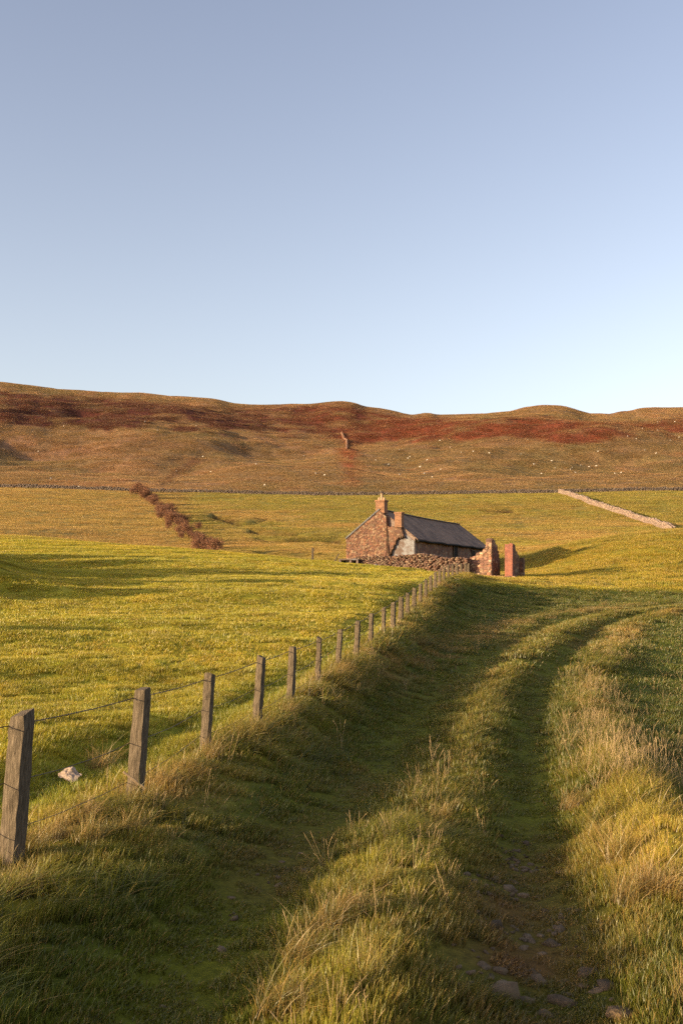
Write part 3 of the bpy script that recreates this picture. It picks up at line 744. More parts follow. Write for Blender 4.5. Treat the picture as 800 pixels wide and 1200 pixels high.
for i, (tx, ty, bpx, Y) in enumerate(POSTS):
    top = Vector((bx(tx, Y), Y, bz(ty, Y))); b = Vector((bx(bpx, Y), Y, 0)); b.z = gz(b.x, b.y)
    h = top.z - b.z
    d = (top-b).normalized()
    w = [.15,.135,.115,.11,.115,.095,.105,.115,.105,.105][i] if i < 10 else random.uniform(.13, .16)
    o = link(bpy.data.objects.new('post', post_mesh(w, w*random.uniform(.8, 1), h, 500+i)), fence)
    o.matrix_parent_inverse = Matrix.Translation(-fence.location)
    q = Vector((0, 0, 1)).rotation_difference(d) @ Euler((0, 0, R(-22+random.uniform(-9, 9)))).to_quaternion()
    o.rotation_mode = 'QUATERNION'; o.rotation_quaternion = q; o.location = b
    TOPS.append((b, d, h, w))
tag(fence.children[0], 'thick foremost post cut off flat at the top')
def wire(frac_down, rad, sag, barbs, name, lab=None):
    mb = MB(); pts = []
    ext = [(Vector((-3.05, 4.6, gz(-3.05, 4.6))), Vector((0, 0, 1)), 1.08, .15)] + TOPS
    for k in range(len(ext)-1):
        A = ext[k]; B = ext[k+1]
        f = lambda q: q[0] + q[1]*(q[2]-frac_down*q[2]/1.08*1.0) + Vector((-.5*q[3]-.004, 0, 0))
        a, b = f(A), f(B); n = 8
        for j in range(n):
            t = j/n; p = a.lerp(b, t); p.z -= sag*4*t*(1-t)*random.uniform(.9, 1.1); pts.append(p)
    pts.append(b)
    mb.tube(pts, [rad*(1+max(0, p.y-12)*.02) for p in pts], 5)
    if barbs:
        for k in range(len(pts)-1):
            a, b = pts[k], pts[k+1]
            if a.y > 26: break
            L = (b-a).length; m = max(1, int(L/.11))
            for j in range(m):
                c = a.lerp(b, (j+.5)/m)
                for s in range(2):
                    dv = Vector((random.uniform(-1, 1), random.uniform(-.6, .6), random.uniform(-1, 1))).normalized()*.016
                    mb.tube([c-dv, c+dv], .0022, 3)
    o = mb.build(name, M_WIRE, fence); o.matrix_parent_inverse = Matrix.Translation(-fence.location)
    if lab: tag(o, lab)
wire(.09, .0042, .015, True, 'barbed_wire')
wire(.50, .0036, .035, False, 'plain_wire', 'middle strand of plain wire')
wire(.86, .0032, .03, False, 'plain_wire', 'lowest strand of plain wire half lost in the grass')

# ------------------------------------------------------------------ rubble masonry
STONE_PAL = np.array([(.30,.125,.075),(.36,.19,.11),(.24,.115,.085),(.42,.27,.165),(.20,.105,.085),(.33,.155,.09),(.27,.17,.12),(.46,.33,.22)])
def stone_cols(h, bias=1.0):
    c = STONE_PAL[(h*len(STONE_PAL)).astype(int) % len(STONE_PAL)]*bias
    c = c*.7 + c.mean(0, keepdims=True)*.3
    return c*(0.75+.5*((h*97.3) % 1))[:, None]
def voro(u, v, su, sv, seed):
    U = u/su; V = v/sv; V = V; iu = np.floor(U); iv = np.floor(V)
    f1 = np.full(u.shape, 9.); f2 = np.full(u.shape, 9.); idh = np.zeros(u.shape)
    for a in (-1, 0, 1):
        for b in (-1, 0, 1):
            ci, cj = iu+a, iv+b
            qx = ci + .5 + .8*(_h(ci, cj, seed)-.5) ; qy = cj + .5 + .8*(_h(ci, cj, seed+5)-.5)
            d = np.hypot(U-qx, V-qy); nw = d < f1
            f2 = np.where(nw, f1, np.minimum(f2, d)); idh = np.where(nw, _h(ci, cj, seed+9), idh); f1 = np.where(nw, d, f1)
    return f1, f2, idh
def rubble_panel(name, x0, x1, top, bottom, thick, mat, parent, res=.07, cell=(.34, .2), relief=.07, seed=1, bias=1.0, loc=(0, 0, 0), rz=0, mortar=(.13,.085,.065)):
    """a rubble wall face in x,z with ragged top(x), facing -y, thick in +y"""
    nx = max(3, int((x1-x0)/res)); xs = np.linspace(x0, x1, nx); tp = np.array([top(v) for v in xs]); bt = np.array([bottom(v) for v in xs])
    nz = max(3, int((tp.max()-bt.min())/res)); ts = np.linspace(0, 1, nz)
    Xg = np.repeat(xs[None], nz, 0); Zg = bt[None] + (tp-bt)[None]*ts[:, None]
    def side(off, face):
        f1, f2, h = voro(Xg+off, Zg, cell[0], cell[1], seed)
        e = sstep(0, .28, f2-f1); dep = relief*(.35+.65*h)*e
        c = stone_cols(h.ravel(), bias).reshape(*h.shape, 3); c = c*e[..., None] + np.array(mortar)*(1-e[..., None])
        Yg = (-dep if face < 0 else thick+dep); return Yg, c
    Y0, c0 = side(0, -1); Y1, c1 = side(7.3, 1)
    V = np.concatenate([np.stack([Xg, Y0, Zg], -1).reshape(-1, 3), np.stack([Xg, Y1, Zg], -1).reshape(-1, 3)])
    C = np.concatenate([c0.reshape(-1, 3), c1.reshape(-1, 3)]); C = np.concatenate([C, np.ones((len(C), 1))], 1)
    n = nx*nz; Fc = []
    for k in range(nz-1):
        for i in range(nx-1):
            a = k*nx+i; Fc.append((a, a+1, a+1+nx, a+nx)); b = n+a; Fc.append((b+nx, b+nx+1, b+1, b))
    for i in range(nx-1):
        a = (nz-1)*nx+i; Fc.append((a, a+1, n+a+1, n+a)); Fc.append((i+1, i, n+i, n+i+1))
    for k in range(nz-1):
        a = k*nx; Fc.append((a+nx, n+a+nx, n+a, a)); a = k*nx+nx-1; Fc.append((a, n+a, n+a+nx, a+nx))
    o = obj_np(name, V, np.array(Fc), mat, parent, smooth=False, attrs={'tint': C}); o.location = loc; o.rotation_euler = (0, 0, rz); return o
def pile(name, stones, mat, parent=None, sub=1, bias=1.0, seed=3, grey=0):
    """one mesh of irregular stones: list of (pos, (sx,sy,sz), rz)"""
    g = np.random.default_rng(seed)
    bm = bmesh.new(); bmesh.ops.create_icosphere(bm, subdivisions=sub, radius=1); bm.verts.ensure_lookup_table()
    B = np.array([v.co[:] for v in bm.verts]); T = np.array([[v.index for v in f.verts] for f in bm.faces]); bm.free()
    B = np.sign(B)*np.abs(B)**.6
    Vs = []; Fs = []; Cs = []; nb = len(B)
    h = g.uniform(0, 1, len(stones)); cc = stone_cols(h, bias)
    lum = cc.mean(1, keepdims=True); cc = cc*(1-grey) + (lum*.5+lum.mean()*.5)*np.array([[1.12, 1.0, .86]])*grey
    for i, (p, d, rz) in enumerate(stones):
        q = B*(1+g.uniform(-.16, .16, (nb, 1)))*np.array(d)
        c, s = math.cos(rz), math.sin(rz); tl = g.normal(0, .18)
        q = np.stack([q[:,0]*c-q[:,1]*s, q[:,0]*s+q[:,1]*c, q[:,2]+q[:,0]*tl], 1) + np.array(p)
        Vs.append(q); Fs.append(T+i*nb); Cs.append(np.repeat(np.append(cc[i], 1)[None], nb, 0))
    return obj_np(name, np.concatenate(Vs), np.concatenate(Fs), mat, parent, smooth=False, attrs={'tint': np.concatenate(Cs)})

# ------------------------------------------------------------------ the farmhouse
HZ0 = 3.55
house = empty('farmhouse', (HX, HY, HZ0), HRZ)
tag(house, 'long low red rubble farmhouse with dark slate roof, two brick chimneys and a half-fallen gable', 'farmhouse')
W2, LEN, EV, RD = 2.95, 20.5, 2.15, 4.42
slope = (RD-EV)/W2
gtop = lambda x: RD - slope*abs(x)
# near gable behind, with old limewash; ragged rubble skin in front
MB().prism([(-W2, -1), (W2, -1), (W2, EV), (0, RD), (-W2, EV)], .30, .72).build('inner_gable', M_RENDER, house)
def rag(x):
    e = gtop(x) - .02
    if x > .62: e = min(e, 3.3 - (x-.62)*9)
    return max(e, .2)
rubble_panel('gable_wall', -W2-.03, .98, rag, lambda x: -1.0, .28, M_STONE, house, res=.06, seed=4, relief=.10, bias=.78, cell=(.21,.125), mortar=(.10,.06,.045))
pl = MB(); pl.prism([(.62, -.2), (2.9, -.2), (2.9, 1.9), (2.2, 2.45), (1.5, 2.6), (.62, 1.2)], .255, .298)
pl.build('limewash_patch', M_PLAST, house)
# brick flue rising on the half-fallen part
rubble_panel('broken_flue', .64, 2.15, lambda x: max(.9, min(3.1, gtop(x)-.02 if x < 1.2 else 9, 3.1-max(0, x-1.84)*3.2) + .05*math.sin(x*19)), lambda x: float(np.interp(x, [.6, .8, 1.05, 1.3, 1.55, 2.2], [.3, .7, 1.15, 1.6, 2.15, 2.3]))+.10*math.sin(x*31)+.05*math.sin(x*77), .24, M_STONE, house, res=.05, cell=(.22,.10), relief=.04, seed=14, bias=.72, loc=(0, .02, 0))
c2 = MB(); c2.box((1.66, .16, 3.62), (.58, .55, 1.2), bev=.015); c2.box((1.66, .16, 4.18), (.68, .65, .12), bev=.015); c2.box((1.66, .16, 3.08), (.62, .6, .14), bev=.01)
tag(c2.build('chimney', M_CHIM, house), 'orange brick chimney standing on the broken gable')
c1 = MB(); c1.box((0, .42, 4.75), (.78, .72, 1.1), bev=.02); c1.box((0, .42, 5.24), (.9, .84, .14), bev=.02); c1.box((0, .42, 4.3), (.84, .78, .16), bev=.015)
ch1 = c1.build('chimney', M_CHIM, house); tag(ch1, 'red brick chimney with clay pots on the gable top')
for sx, hh in ((-.20, .16), (.02, .50), (.24, .14)):
    p = MB(); p.cone((sx, .42, 5.31+hh/2), .13, .10, hh, 12).cone((sx, .42, 5.31+hh+.02), .125, .125, .05, 12); p.build('chimney_pot', M_POT, ch1, smooth=False)
# side walls, far gable
rw = rubble_panel('side_wall', 0, LEN-.72, lambda x: EV-.03+.0*x, lambda x: -1., .42, M_STONE, house, res=.11, cell=(.4, .24), relief=.045, seed=8, bias=.8, loc=(W2, .721, 0), rz=math.pi/2, mortar=(.18,.13,.105))
lw = MB(); lw.box((-W2+.21, LEN/2, .56), (.42, LEN-1.6, 3.1)); lw.build('side_wall', M_RENDER, house)
MB().prism([(-W2, -1), (W2, -1), (W2, EV), (0, RD), (-W2, EV)], LEN-.42, LEN).build('inner_gable', M_RENDER, house)
def opening(y, wid, z0, z1, name):
    f = MB()
    f.box((W2+.10, y, (z0+z1)/2), (.03, wid, z1-z0))
    o = f.build(name, M_DARK, house)
    g = MB(); t = .09
    g.box((W2+.12, y-wid/2-t/2, (z0+z1)/2), (.07, t, z1-z0+t)); g.box((W2+.12, y+wid/2+t/2, (z0+z1)/2), (.07, t, z1-z0+t)); g.box((W2+.125, y, z1+t/2), (.075, wid+2*t+.06, t))
    if name == 'window': g.box((W2+.128, y, (z0+z1)/2), (.03, .05, z1-z0)); g.box((W2+.131, y, z0-.04), (.12, wid+.3, .08))
    g.build('frame', M_WOOD, o)
opening(10.3, .95, -.2, 1.85, 'door'); opening(15.6, .7, .9, 1.6, 'window')
# roof: two slate slopes with overhang and slightly sagging ridge
def slope_mesh(sign):
    nx, ny = 12, 44; V = []; over = .22; th = .09
    for lay in (0, 1):
        for j in range(ny+1):
            y = -.12*0 + .30 + (LEN+.15-.30)*j/ny; sag = -.07*math.sin(math.pi*j/ny) + .012*math.sin(j*1.9)
            for i in range(nx+1):
                t = i/nx; x = sign*(t*(W2+over)); z = RD+.10 - slope*abs(x) + sag*(1-.3*t) - .03*math.sin(math.pi*t)*math.sin(j*.35) - (th if lay else 0)
                V.append((x, y, z))
    n = (nx+1)*(ny+1); Fc = []
    for j in range(ny):
        for i in range(nx):
            a = j*(nx+1)+i; Fc.append((a, a+1, a+nx+2, a+nx+1)); Fc.append((n+a+nx+1, n+a+nx+2, n+a+1, n+a))
    for j in range(ny):
        a = j*(nx+1)+nx; Fc.append((a, n+a, n+a+nx+1, a+nx+1)); a = j*(nx+1); Fc.append((a, a+nx+1, n+a+nx+1, n+a))
    for i in range(nx):
        a = i; Fc.append((a, n+a, n+a+1, a+1)); a = ny*(nx+1)+i; Fc.append((a, a+1, n+a+1, n+a))
    bm = bmesh.new(); vs = [bm.verts.new(v) for v in V]
    for f in Fc: bm.faces.new([vs[k] for k in f])
    bmesh.ops.recalc_face_normals(bm, faces=bm.faces[:]); me = bpy.data.meshes.new('roof'); bm.to_mesh(me); bm.free(); me.materials.append(M_SLATE)
    return link(bpy.data.objects.new('roof', me), house)
for s in (1, -1): rf = slope_mesh(s)
gt = MB(); gt.tube([(W2+.27, .3+ (LEN-.2)*j/14, RD-slope*(W2+.22)-.05+.035*math.sin(j*2.1)) for j in range(15)], .085, 8); gt.build('gutter', M_DARK, house)
rt_ = MB()
for j in range(44):
    y0 = .80 + (LEN-.70)*j/44; sag = -.07*math.sin(math.pi*j/44)
    rt_.box((0, y0+.22, RD+.13+sag), (.26, .44, .07), bev=.02)
rt_.build('ridge_tiles', M_RIDGE, house)
# stone skews on the near gable
sk = MB()
L = math.hypot(W2, RD-EV); ang = math.atan(slope)
sk.box((-W2/2-.06, .14, (EV+RD)/2+.10), (L+.1, .34, .12), ry=-ang, bev=.02); sk.build('gable_coping', M_RIDGE, house)

# ------------------------------------------------------------------ low rubble wall before the house
def wall_path(pts, hts, width, st, courses, seed):
    """stones along a polyline (x,y) with heights, on the ground"""
    g = np.random.default_rng(seed); out = []
    P = np.array(pts, float); s = np.concatenate([[0], np.cumsum(np.hypot(*np.diff(P, axis=0).T))])
    n = int(s[-1]/st)
    xs, ys, ds, hs_ = [], [], [], []
    for c in range(courses):
        d = (np.arange(n+1)+g.uniform(-.3, .3, n+1)+.5*(c % 2))*st
        d = np.clip(d, 0, s[-1]); X = np.interp(d, s, P[:,0]); Y = np.interp(d, s, P[:,1]); H = np.interp(d, s, hts)*(1+.26*fbm(d*.6, d*0+c*.02, seed, 3))
        Z = terrain(X, Y); t = np.arctan2(np.interp(d+.2, s, P[:,1])-np.interp(d-.2, s, P[:,1]), np.interp(d+.2, s, P[:,0])-np.interp(d-.2, s, P[:,0]))
        for side in (-1, 1):
            wj = width*(.5-.16*c/courses)*side
            for k in range(len(d)):
                h = H[k]/courses
                out.append(((X[k]-math.sin(t[k])*wj+g.normal(0, .02), Y[k]+math.cos(t[k])*wj+g.normal(0, .02), Z[k]+h*(c+.42)), (st*g.uniform(.45, .72), width*.36, h*g.uniform(.5, .72)), t[k]+g.normal(0, .15)))
    return out
lowY = [(412,76.5),(424,76.0),(450,75.0),(485,73.6),(520,72.6),(548,71.8)]
pts = [(bx(a, b), b) for a, b in lowY]
hts = [max(.4, bz(t, b)-gz(bx(a, b), b)) for (a, b), t in zip(lowY, [655, 652, 651, 650.5, 650.5, 653])]
o = pile('rubble_wall', wall_path(pts, hts, .6, .25, 10, 5), M_STONE, sub=1, seed=6, bias=.62, grey=.25)
tag(o, 'low tumbledown wall of reddish rubble running in front of the farmhouse', 'stone wall')

# ------------------------------------------------------------------ ruined outbuilding at the end of the fence
RY = 71.5
ox = bx(576, RY); gz0 = gz(ox, RY); CR, SR = math.cos(HRZ), math.sin(HRZ)
ruin = empty('ruined_outbuilding', (ox, RY, gz0), HRZ)
tag(ruin, 'roofless ruined outbuilding with jagged rubble and red brick wall stubs right of the farmhouse', 'ruin')
def U(px):
    k = (px-CX)/F; return (k*RY-ox)/(CR-k*SR)
zt = lambda py, u=0: bz(py, RY+SR*u)-gz0
def heap_top(u):
    px = CX + F*(ox+CR*u)/(RY+SR*u)
    return zt(float(np.interp(px, [538,544,550,556,562,567,571,574,577], [664,661,655,650.5,647.5,643,640,634.5,632.5])), u) + .07*math.sin(u*11)+.05*math.sin(u*27)
rubble_panel('rubble_wall', U(538), 0, heap_top, lambda x: -1.4, .5, M_STONE, ruin, res=.055, cell=(.30, .18), relief=.10, seed=12, bias=1.15)
# jagged stub seen on its shaded side
rubble_panel('wall_stub', .0, 1.9, lambda v: zt(632)-max(0, v-.35)*.55-max(0, v-1.3)*1.2+.08*math.sin(v*13), lambda x: -1.4, .45, M_STONE, ruin, res=.06, relief=.06, seed=15, bias=.8, loc=(.02, .02, 0), rz=math.pi/2)
# low back wall between the stubs
rubble_panel('back_wall', U(580), U(598), lambda x: zt(653.5)+.05*math.sin(x*11), lambda x: -1.4, .4, M_STONE, ruin, res=.06, relief=.05, seed=17, bias=.75, loc=(.4, 1.95, 0))
bk = MB(); wl, wr = U(591), U(600); zz = lambda p: zt(p, wl)
bk.prism([(wl, -1.4), (wr, -1.4), (wr, zz(637.5)), (wr-.12, zz(636.4)), (wl+.3, zz(637.2)), (wl+.26, zz(638)), (wl, zz(637.6))], .0, .34)
bk.build('brick_pier', M_BRICK, ruin)
rubble_panel('side_wall', 0, 1.7, lambda v: zz(638) if v < .4 else (zz(644.5)-.1*v if v < .9 else zz(649)-max(0, v-1.2)*.9), lambda x: -1.4, .34, M_STONE, ruin, res=.07, relief=.04, seed=19, bias=.8, loc=(wr, .345, 0), rz=math.pi/2)
st = []
g = np.random.default_rng(3)
for k in range(60):
    u = g.uniform(U(544), U(606)); v = g.uniform(-.9, .0); x = ox+CR*u-SR*v; Y = RY+SR*u+CR*v
    st.append(((u, v, gz(x, Y)-gz0+.04), tuple(g.uniform(.06, .17, 3)), g.uniform(0, 6)))
pile('fallen_stones', st, M_STONE, ruin, seed=8)

# ------------------------------------------------------------------ small things beside the house
tx, ty = bx(406.5, 75.5), 75.5; tz = bz(656, 75.5) - .42
tr = empty('stone_trough', (tx, ty, tz), R(-8)); tag(tr, 'long pale slab trough on dark legs left of the farmhouse gable', 'trough')
MB().box((.15, 0, .44), (1.5, .45, .10), bev=.02).build('slab', M_PLAST, tr)
for sx in (-.5, .28, .8): MB().box((sx, 0, .05), (.14, .4, .66), bev=.02).build('support', M_RENDER, tr)
MB().box((-.1, .1, .2), (.9, .1, .36)).build('back_board', M_DARK, tr)
for i, (px, py, s, lab) in enumerate([(440,663,.2,'pale boulder at the foot of the rubble wall, left one of two'), (444.5,662.5,.17,'pale boulder at the foot of the rubble wall, right one of two')]):
    Y = 74.2; b = MB(); b.blob((0, 0, 0), (s, s*.8, s*.75), 2, .08); o = b.build('boulder', M_PLAST, smooth=True, loc=(bx(px, Y), Y, gz(bx(px, Y), Y)+.12)); tag(o, lab, 'boulder')

def far_post(px_t, py_t, px_b, py_b, Y, w, lab):
    a = Vector((bx(px_b, Y), Y, bz(py_b, Y))); t = Vector((bx(px_t, Y), Y, bz(py_t, Y)))
    o = link(bpy.data.objects.new('fence_post', post_mesh(w, w, (t-a).length, int(px_t)))); o.location = a
    o.rotation_mode = 'QUATERNION'; o.rotation_quaternion = Vector((0, 0, 1)).rotation_difference((t-a).normalized()); tag(o, lab, 'fence post', 'lone posts left of the farmhouse')
far_post(366.5, 642, 366, 659.5, 80, .2, 'upright lone grey post at the field edge left of the farmhouse')
far_post(397, 649, 391.5, 659.5, 80, .12, 'thin post leaning right between the upright post and the trough')

# scrap of wool and a broken slat by the fence
x, y = hit(82, 921, 7.2, 40)
n = 26; U, V_ = np.meshgrid(np.linspace(-1, 1, n), np.linspace(-1, 1, n)); rr = np.hypot(U, V_*1.0)
m = np.clip(1.05-rr*.72+.3*fbm(U*2.1+3, V_*2.1, 7, 3), .05, 1)
Zs = .012+.075*m*(.55+.9*fbm(U*1.6+9, V_*1.6, 8, 4)+.35) ; Zs = np.maximum(Zs, .0)
sx = .125*(1+.25*fbm(U*1.3, V_*1.3, 12, 2)); sy = .085*(1+.35*fbm(U*1.5+4, V_*1.5, 13, 2))
Vv = np.stack([U*sx/np.maximum(1, rr)**.7, V_*sy/np.maximum(1, rr)**.7, Zs-.01], -1).reshape(-1, 3)
Fq = np.array([(j*n+i, j*n+i+1, j*n+n+i+1, j*n+n+i) for j in range(n-1) for i in range(n-1)])
o = obj_np('wool_scrap', Vv, Fq, M_WOOL); o.location = (x, y, gz(x, y)+.10); o.rotation_euler = (R(28), R(12), R(-20)); tag(o, 'crumpled pale scrap of wool caught in the grass between the two nearest posts', 'scrap')
b0, d0, h0, w0 = TOPS[1]
MB().box((0, 0, 0), (.030, .016, .26), bev=.004, taper=.6).build('broken_slat', M_WOOD2)
o = COL.objects['broken_slat']; o.location = b0 + d0*.25 + Vector((.01, -.115, 0)); o.rotation_euler = (R(12), R(-48), 0); tag(o, 'short pale splinter of wood leaning on the foot of the second post', 'wood splinter')

# ------------------------------------------------------------------ stones of the track
spots = [(602,1034,.07),(612,1050,.10),(628,1052,.05),(640,1068,.06),(655,1082,.05),(646,1108,.11),(622,1104,.06),(612,1112,.07),(634,1118,.05),(690,1142,.13),(683,1156,.08),(660,1150,.05),(632,1150,.09),(624,1140,.06),(658,1176,.12),(698,1162,.07),(730,1190,.14),(668,1166,.05),(560,1080,.06),(572,1092,.07),(566,1132,.07),(585,1138,.09),(548,1140,.06),(600,1086,.05),(590,1060,.05),(645,1092,.05),(708,1150,.05),(616,1172,.07),(640,1190,.07),(590,1170,.06),(270,1052,.06),(330,1010,.05),(352,1000,.05)]
for i, (px, py, s) in enumerate(spots):
    x, y = hit(px, py, 3.2, 30); s *= .62
    o = pile('track_stone', [((0, 0, 0), (s*random.uniform(.8, 1.1), s*random.uniform(.6, .9), s*random.uniform(.35, .5)), random.uniform(0, 6))], M_PEBBLE, sub=2, bias=.55, seed=60+i)
    c = o.data.attributes['tint']; k = np.tile(np.array([*(np.array([.17,.115,.065])*random.uniform(.7, 1.25)), 1], np.float32), len(o.data.vertices)); c.data.foreach_set('color', k)
    o.data.polygons.foreach_set('use_smooth', np.ones(len(o.data.polygons), bool))
    o.location = (x, y, gz(x, y)-.006)
    if i == 9: lab = 'biggest brown stone in the right rut, beside a smaller flat one'
    elif i == 16: lab = 'rounded stone at the bottom edge right of the rut'
    elif i == 5: lab = 'flat grey stone in the middle of the stony rut'
    elif i >= 30: lab = 'small stone bedded in the left rut'
    else: lab = 'small brown stone bedded in the bare right rut of the track'
    tag(o, lab, 'stone', 'stones bedded in the track')

GRAV = bpy.data.collections.new('pebbles')
for v in range(4):
    o = pile('pebble_%d' % v, [((0, 0, 0), (.02, .015, .010), 0)], M_PEBBLE, sub=1, seed=90+v); COL.objects.unlink(o); GRAV.objects.link(o)
    k = np.tile(np.array([*(np.array([.16,.115,.07])*random.uniform(.6, 1.3)), 1], np.float32), len(o.data.vertices)); o.data.attributes['tint'].data.foreach_set('color', k)
n = 9000; y = np.sqrt(rng.uniform(3.5**2, 9.5**2, n)); x = rng.uniform(-.35, .5, n)*y; dT, _ = near_line(x, y, TRACK)
k = rng.uniform(0, 1, n) < (np.exp(-((dT-.85)/.32)**2)*.75+np.exp(-((dT+1)/.3)**2)*.08)*np.clip(.5+1.8*fbm(x*2.6, y*2.6, 99, 2), 0, 1)
x, y = x[k], y[k]; m = len(x); sz = np.exp(rng.normal(-.1, .55, m))
instancer('gravel', np.stack([x, y, terrain(x, y)+.004], 1), rng.uniform(-.5, .5, (m, 3))+np.stack([np.zeros(m), np.zeros(m), rng.uniform(0, 6, m)], 1), np.stack([sz, sz, sz], 1), rng.integers(0, 4, m), np.ones((m, 4)), GRAV, 'brown gravel pressed into the near wheel ruts')

# ------------------------------------------------------------------ dry stone walls
def field_wall(pxy, hts, st, courses, width, seed, bias, sub=1):
    P = [(bx(a, b), b) for a, b in pxy]; return wall_path(P, hts, width, st, courses, seed)
a0 = hit(655, 578, 150); a1 = hit(788, 623.5, 120)
mids = [hit(p, q, 150) for p, q in ((690, 590.5), (720, 600), (755, 612))]
P = [a0] + mids + [a1]
o = pile('dry_stone_wall', wall_path(P, [1.35, 1.4, 1.35, 1.3, 1.25], .7, .45, 5, 21), M_STONE, sub=1, bias=1.05, grey=.6, seed=22)
tag(o, 'pale sunlit dry stone wall running down the right hand pasture', 'stone wall')
foot = [(-330,343),(-200,343),(0,342),(80,341),(160,341),(240,340),(320,340),(400,340),(500,341),(560,341),(655,340),(700,341),(740,342),(800,342),(900,343),(1130,343)]
P = [(bx(a, b), b) for a, b in foot]
o = pile('dry_stone_wall', wall_path(P, [1.15]*len(P), .7, .8, 3, 31), M_STONE, sub=1, bias=.55, grey=.7, seed=32)
tag(o, 'long dark dry stone wall along the foot of the hill', 'stone wall')
h0, h1 = hit(400, 508, 345), hit(406, 527, 345)
o = pile('dry_stone_wall', wall_path([h0, ((h0[0]+h1[0])/2+2, (h0[1]+h1[1])/2), h1], [1.1, 1.2, 1.0], .8, .8, 2, 41), M_STONE, sub=1, bias=.9, seed=42)
tag(o, 'short broken wall climbing the middle of the hillside', 'stone wall')

# ------------------------------------------------------------------ hedge of rusty bushes
def bush_parts(seedn, leaves=1500):
    g = np.random.default_rng(seedn); lob = [(g.normal(0, .42), g.normal(0, .42), g.uniform(.45, 1.15), g.uniform(.35, .6)) for _ in range(8)]
    V = []; C = []
    for k in range(leaves):
        cx, cy, cz, rr = lob[g.integers(0, 8)]; d = g.normal(0, 1, 3); d /= np.linalg.norm(d); p = np.array([cx, cy, cz]) + d*rr*g.uniform(.2, 1.25)**.7
        p[2] = max(p[2], .06)
        a = g.normal(0, 1, 3); a /= np.linalg.norm(a); b = np.cross(a, g.normal(0, 1, 3)); b /= np.linalg.norm(b); s = g.uniform(.025, .065)
        V += [p-a*s-b*s*.5, p+a*s-b*s*.5, p+a*s*.8+b*s*.5, p-a*s*.8+b*s*.5]; C += [(g.uniform(0, 1), 0, 0, 1)]*4
    F_ = np.arange(len(V)).reshape(-1, 4)
    fo = mesh_np('foliage', np.array(V), F_, M_LEAFR, smooth=False, attrs={'leaf': C})
    mb = MB()
    for cx, cy, cz, rr in lob:
        mb.tube([(cx*.1, cy*.1, -.2), (cx*.5, cy*.5, cz*.5), (cx, cy, cz)], [.05, .03, .012], 5)
        for _ in range(9):
            d = g.normal(0, 1, 3); d[2] = abs(d[2]); d /= np.linalg.norm(d)
            mb.tube([(cx*.7, cy*.7, cz*.7), tuple(np.array([cx, cy, cz])+d*rr*g.uniform(.9, 1.45))], [.016, .005], 4)
    st_ = mb.build('stems', M_TWIG); COL.objects.unlink(st_)
    return fo, st_
protos = [bush_parts(700+i) for i in range(4)]
def bush(x, y, s, rz, lab, group, i, sz=None):
    e = empty('bush', (x, y, gz(x, y)), rz); e.scale = (s, s, sz or s); tag(e, lab, 'bush', group)
    f, stx = protos[i % 4]
    for nm, me in (('foliage', f), ('stems', stx.data)): link(bpy.data.objects.new(nm, me), e)
    return e
line = [(163,578),(166,581),(172,584),(176,588),(181,591.5),(186,595),(189,599),(195,602),(199,606),(204,609.5),(207,613),(212,617),(217,620),(221,624),(226,627),(230,631),(235,634),(239,638),(245,640),(249,644.5)]
random.seed(5)
nb = 0
for k, (px, py) in enumerate(line):
    x, y = hit(px, min(py+6, 646), 100, 342)
    Y = float(np.interp(py, [578, 600, 645], [332, 245, 132])); x = bx(px+random.uniform(-1.5, 1.5), Y); y = Y
    s = float(np.interp(py, [578, 645], [2.0, 1.25]))*random.uniform(.7, 1.25)
    lab = 'rusty leafless bush in the hedge line crossing the left pasture'
    if k == 0: lab = 'topmost small rusty bush of the hedge, beside the wall at the hill foot'
    if k == len(line)-1: lab = 'lowest and nearest rusty bush of the hedge, where the field edge hides its foot'
    bush(x, y, s, random.uniform(0, 6), lab, 'rusty bushes of the hedge line', k)
    # companions thicken the row
    if 0 < k < len(line)-1: bush(x+random.uniform(-2.2, 2.2), y+random.uniform(-4, 4), s*.8, random.uniform(0, 6), 'rusty leafless bush in the hedge line crossing the left pasture', 'rusty bushes of the hedge line', k+1)
x, y = bx(466, 150), 150.; bush(x, y, 1.7, .4, 'rust-red bush showing above the roof behind the chimneys, left of two', 'bushes behind the farmhouse', 1)
x, y = bx(474, 156), 156.; bush(x, y, 1.15, 1.4, 'small rust-red bush above the roof behind the farmhouse, right of two', 'bushes behind the farmhouse', 2)

# ------------------------------------------------------------------ sheep
def sheep_mesh():
    bm = bmesh.new()
    def ell(c, d, rx=0):
        g_ = bmesh.ops.create_uvsphere(bm, u_segments=12, v_segments=8, radius=1)['verts']
        for v in g_: v.co = Vector((v.co.x*d[0]*(1+random.uniform(-.04, .04)), v.co.y*d[1], v.co.z*d[2]*(1+random.uniform(-.04, .04)))) + Vector(c)
    ell((0, 0, .62), (.56, .27, .29)); ell((.5, 0, .72), (.2, .16, .2)); ell((.68, 0, .66), (.17, .09, .10)); ell((.62, .13, .74), (.03, .09, .03)); ell((.62, -.13, .74), (.03, .09, .03))
    for sx in (-.36, .32):
        for sy in (-.14, .14):
            g_ = bmesh.ops.create_cone(bm, cap_ends=True, segments=7, radius1=.035, radius2=.075, depth=.5)['verts']
            bmesh.ops.translate(bm, vec=(sx, sy, .25), verts=g_)
    me = bpy.data.meshes.new('sheep'); bm.to_mesh(me); bm.free(); me.materials.append(M_WOOLS); me.polygons.foreach_set('use_smooth', np.ones(len(me.polygons), bool)); return me
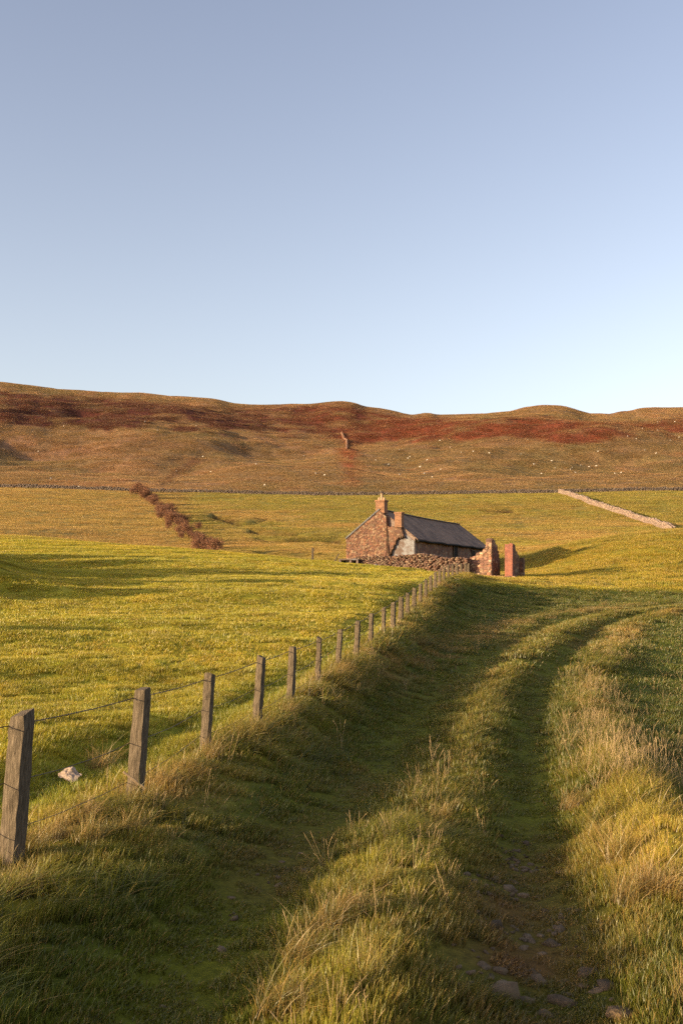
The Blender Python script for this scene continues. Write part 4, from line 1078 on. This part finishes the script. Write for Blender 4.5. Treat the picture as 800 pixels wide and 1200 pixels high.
SHEEP = [(62,573),(92,572),(128,573),(60,562),(45,530),(238,536),(207,553),(247,554),(380,558),(356,535),(370,556),(300,545),(310,570),(75,500),(185,505),(230,500),(340,480),(345,470),(170,495),
 (468,557),(478,538),(492,548),(497,556),(516,551),(506,560),(527,525),(540,531),(554,530),(468,528),(480,536),(618,516),(634,556),(646,541),(650,549),(668,551),(670,549),(674,555),(680,546),(690,548),(698,547),(720,556),(727,555),(752,503),(770,505),(768,532),(785,517),(795,513),(745,515),(735,512),(700,530),(625,545),(573,532),(770,495),(790,495),(755,528),(610,533),(455,545),(440,540),(515,517),(500,540)]
sm = sheep_mesh(); s0 = None
for k, (px, py) in enumerate(SHEEP):
    x, y = hit(px, py, 345)
    if s0 is None: s0 = link(bpy.data.objects.new('sheep', sm)); o = s0
    else: o = s0.copy(); COL.objects.link(o)
    o.location = (x, y, gz(x, y)+.1); o.rotation_euler = (0, 0, random.uniform(0, 6.28)); s = random.uniform(.65, .9); o.scale = (s, s, s)
    tag(o, 'tiny white sheep grazing far off on the open hillside', 'sheep', 'sheep on the hillside')

# ------------------------------------------------------------------ sky, sun, camera
w = bpy.data.worlds.new('World'); sc.world = w; w.use_nodes = True; nt = w.node_tree; nt.nodes.clear()
sky = nt.nodes.new('ShaderNodeTexSky'); sky.sky_type = 'NISHITA'; sky.sun_disc = False
sky.sun_elevation = R(SUN_EL); sky.sun_rotation = math.atan2(SUN.x, SUN.y); sky.altitude = 100; sky.air_density = 1.0; sky.dust_density = 2.2; sky.ozone_density = 2.0
hs = nt.nodes.new('ShaderNodeHueSaturation'); hs.inputs['Saturation'].default_value = .72; hs.inputs['Value'].default_value = 2.4
bg = nt.nodes.new('ShaderNodeBackground'); bg.inputs[1].default_value = .13
out = nt.nodes.new('ShaderNodeOutputWorld'); nt.links.new(sky.outputs[0], hs.inputs['Color']); wb = nt.nodes.new('ShaderNodeMix'); wb.data_type = 'RGBA'; wb.blend_type = 'MULTIPLY'; wb.inputs[0].default_value = 1; wb.inputs[7].default_value = (2.02, 1.66, 1.45, 1)
tcw = nt.nodes.new('ShaderNodeTexCoord'); spw = nt.nodes.new('ShaderNodeSeparateXYZ'); nt.links.new(tcw.outputs['Generated'], spw.inputs[0])
rw = ramp(nt, [(0, (.70, .735, .80)), (.18, (.69, .73, .795)), (.33, (.63, .675, .75)), (.52, (.565, .615, .71))]); nt.links.new(spw.outputs[2], rw.inputs[0])
w2 = nt.nodes.new('ShaderNodeMix'); w2.data_type = 'RGBA'; w2.blend_type = 'MULTIPLY'; w2.inputs[0].default_value = 1; nt.links.new(hs.outputs[0], w2.inputs[6]); nt.links.new(rw.outputs[0], w2.inputs[7])
nt.links.new(w2.outputs[2], wb.inputs[6]); nt.links.new(wb.outputs[2], bg.inputs[0]); nt.links.new(bg.outputs[0], out.inputs[0])
ld = bpy.data.lights.new('sun', 'SUN'); ld.energy = 8.5; ld.angle = R(.53); ld.color = (1, .78, .45)
lo = link(bpy.data.objects.new('sun', ld)); lo.rotation_euler = SUN.to_track_quat('Z', 'Y').to_euler(); lo.location = (-20, -5, 30)
cd = bpy.data.cameras.new('camera'); cam = link(bpy.data.objects.new('camera', cd))
cd.sensor_fit = 'VERTICAL'; cd.sensor_height = 36; cd.sensor_width = 24; cd.lens = F/1200*36; cd.shift_y = (HZ-600)/1200
cd.clip_start = .1; cd.clip_end = 6000; cam.location = (0, 0, EYE); cam.rotation_euler = (R(90), 0, 0)
sc.camera = cam
sc.view_settings.view_transform = 'Standard'; sc.view_settings.look = 'None'; sc.view_settings.exposure = 0
sc.cycles.use_denoising = False; sc.cycles.use_adaptive_sampling = False; sc.cycles.sample_clamp_indirect = 4
sc.cycles.max_bounces = 6; sc.cycles.diffuse_bounces = 3; sc.cycles.transmission_bounces = 3
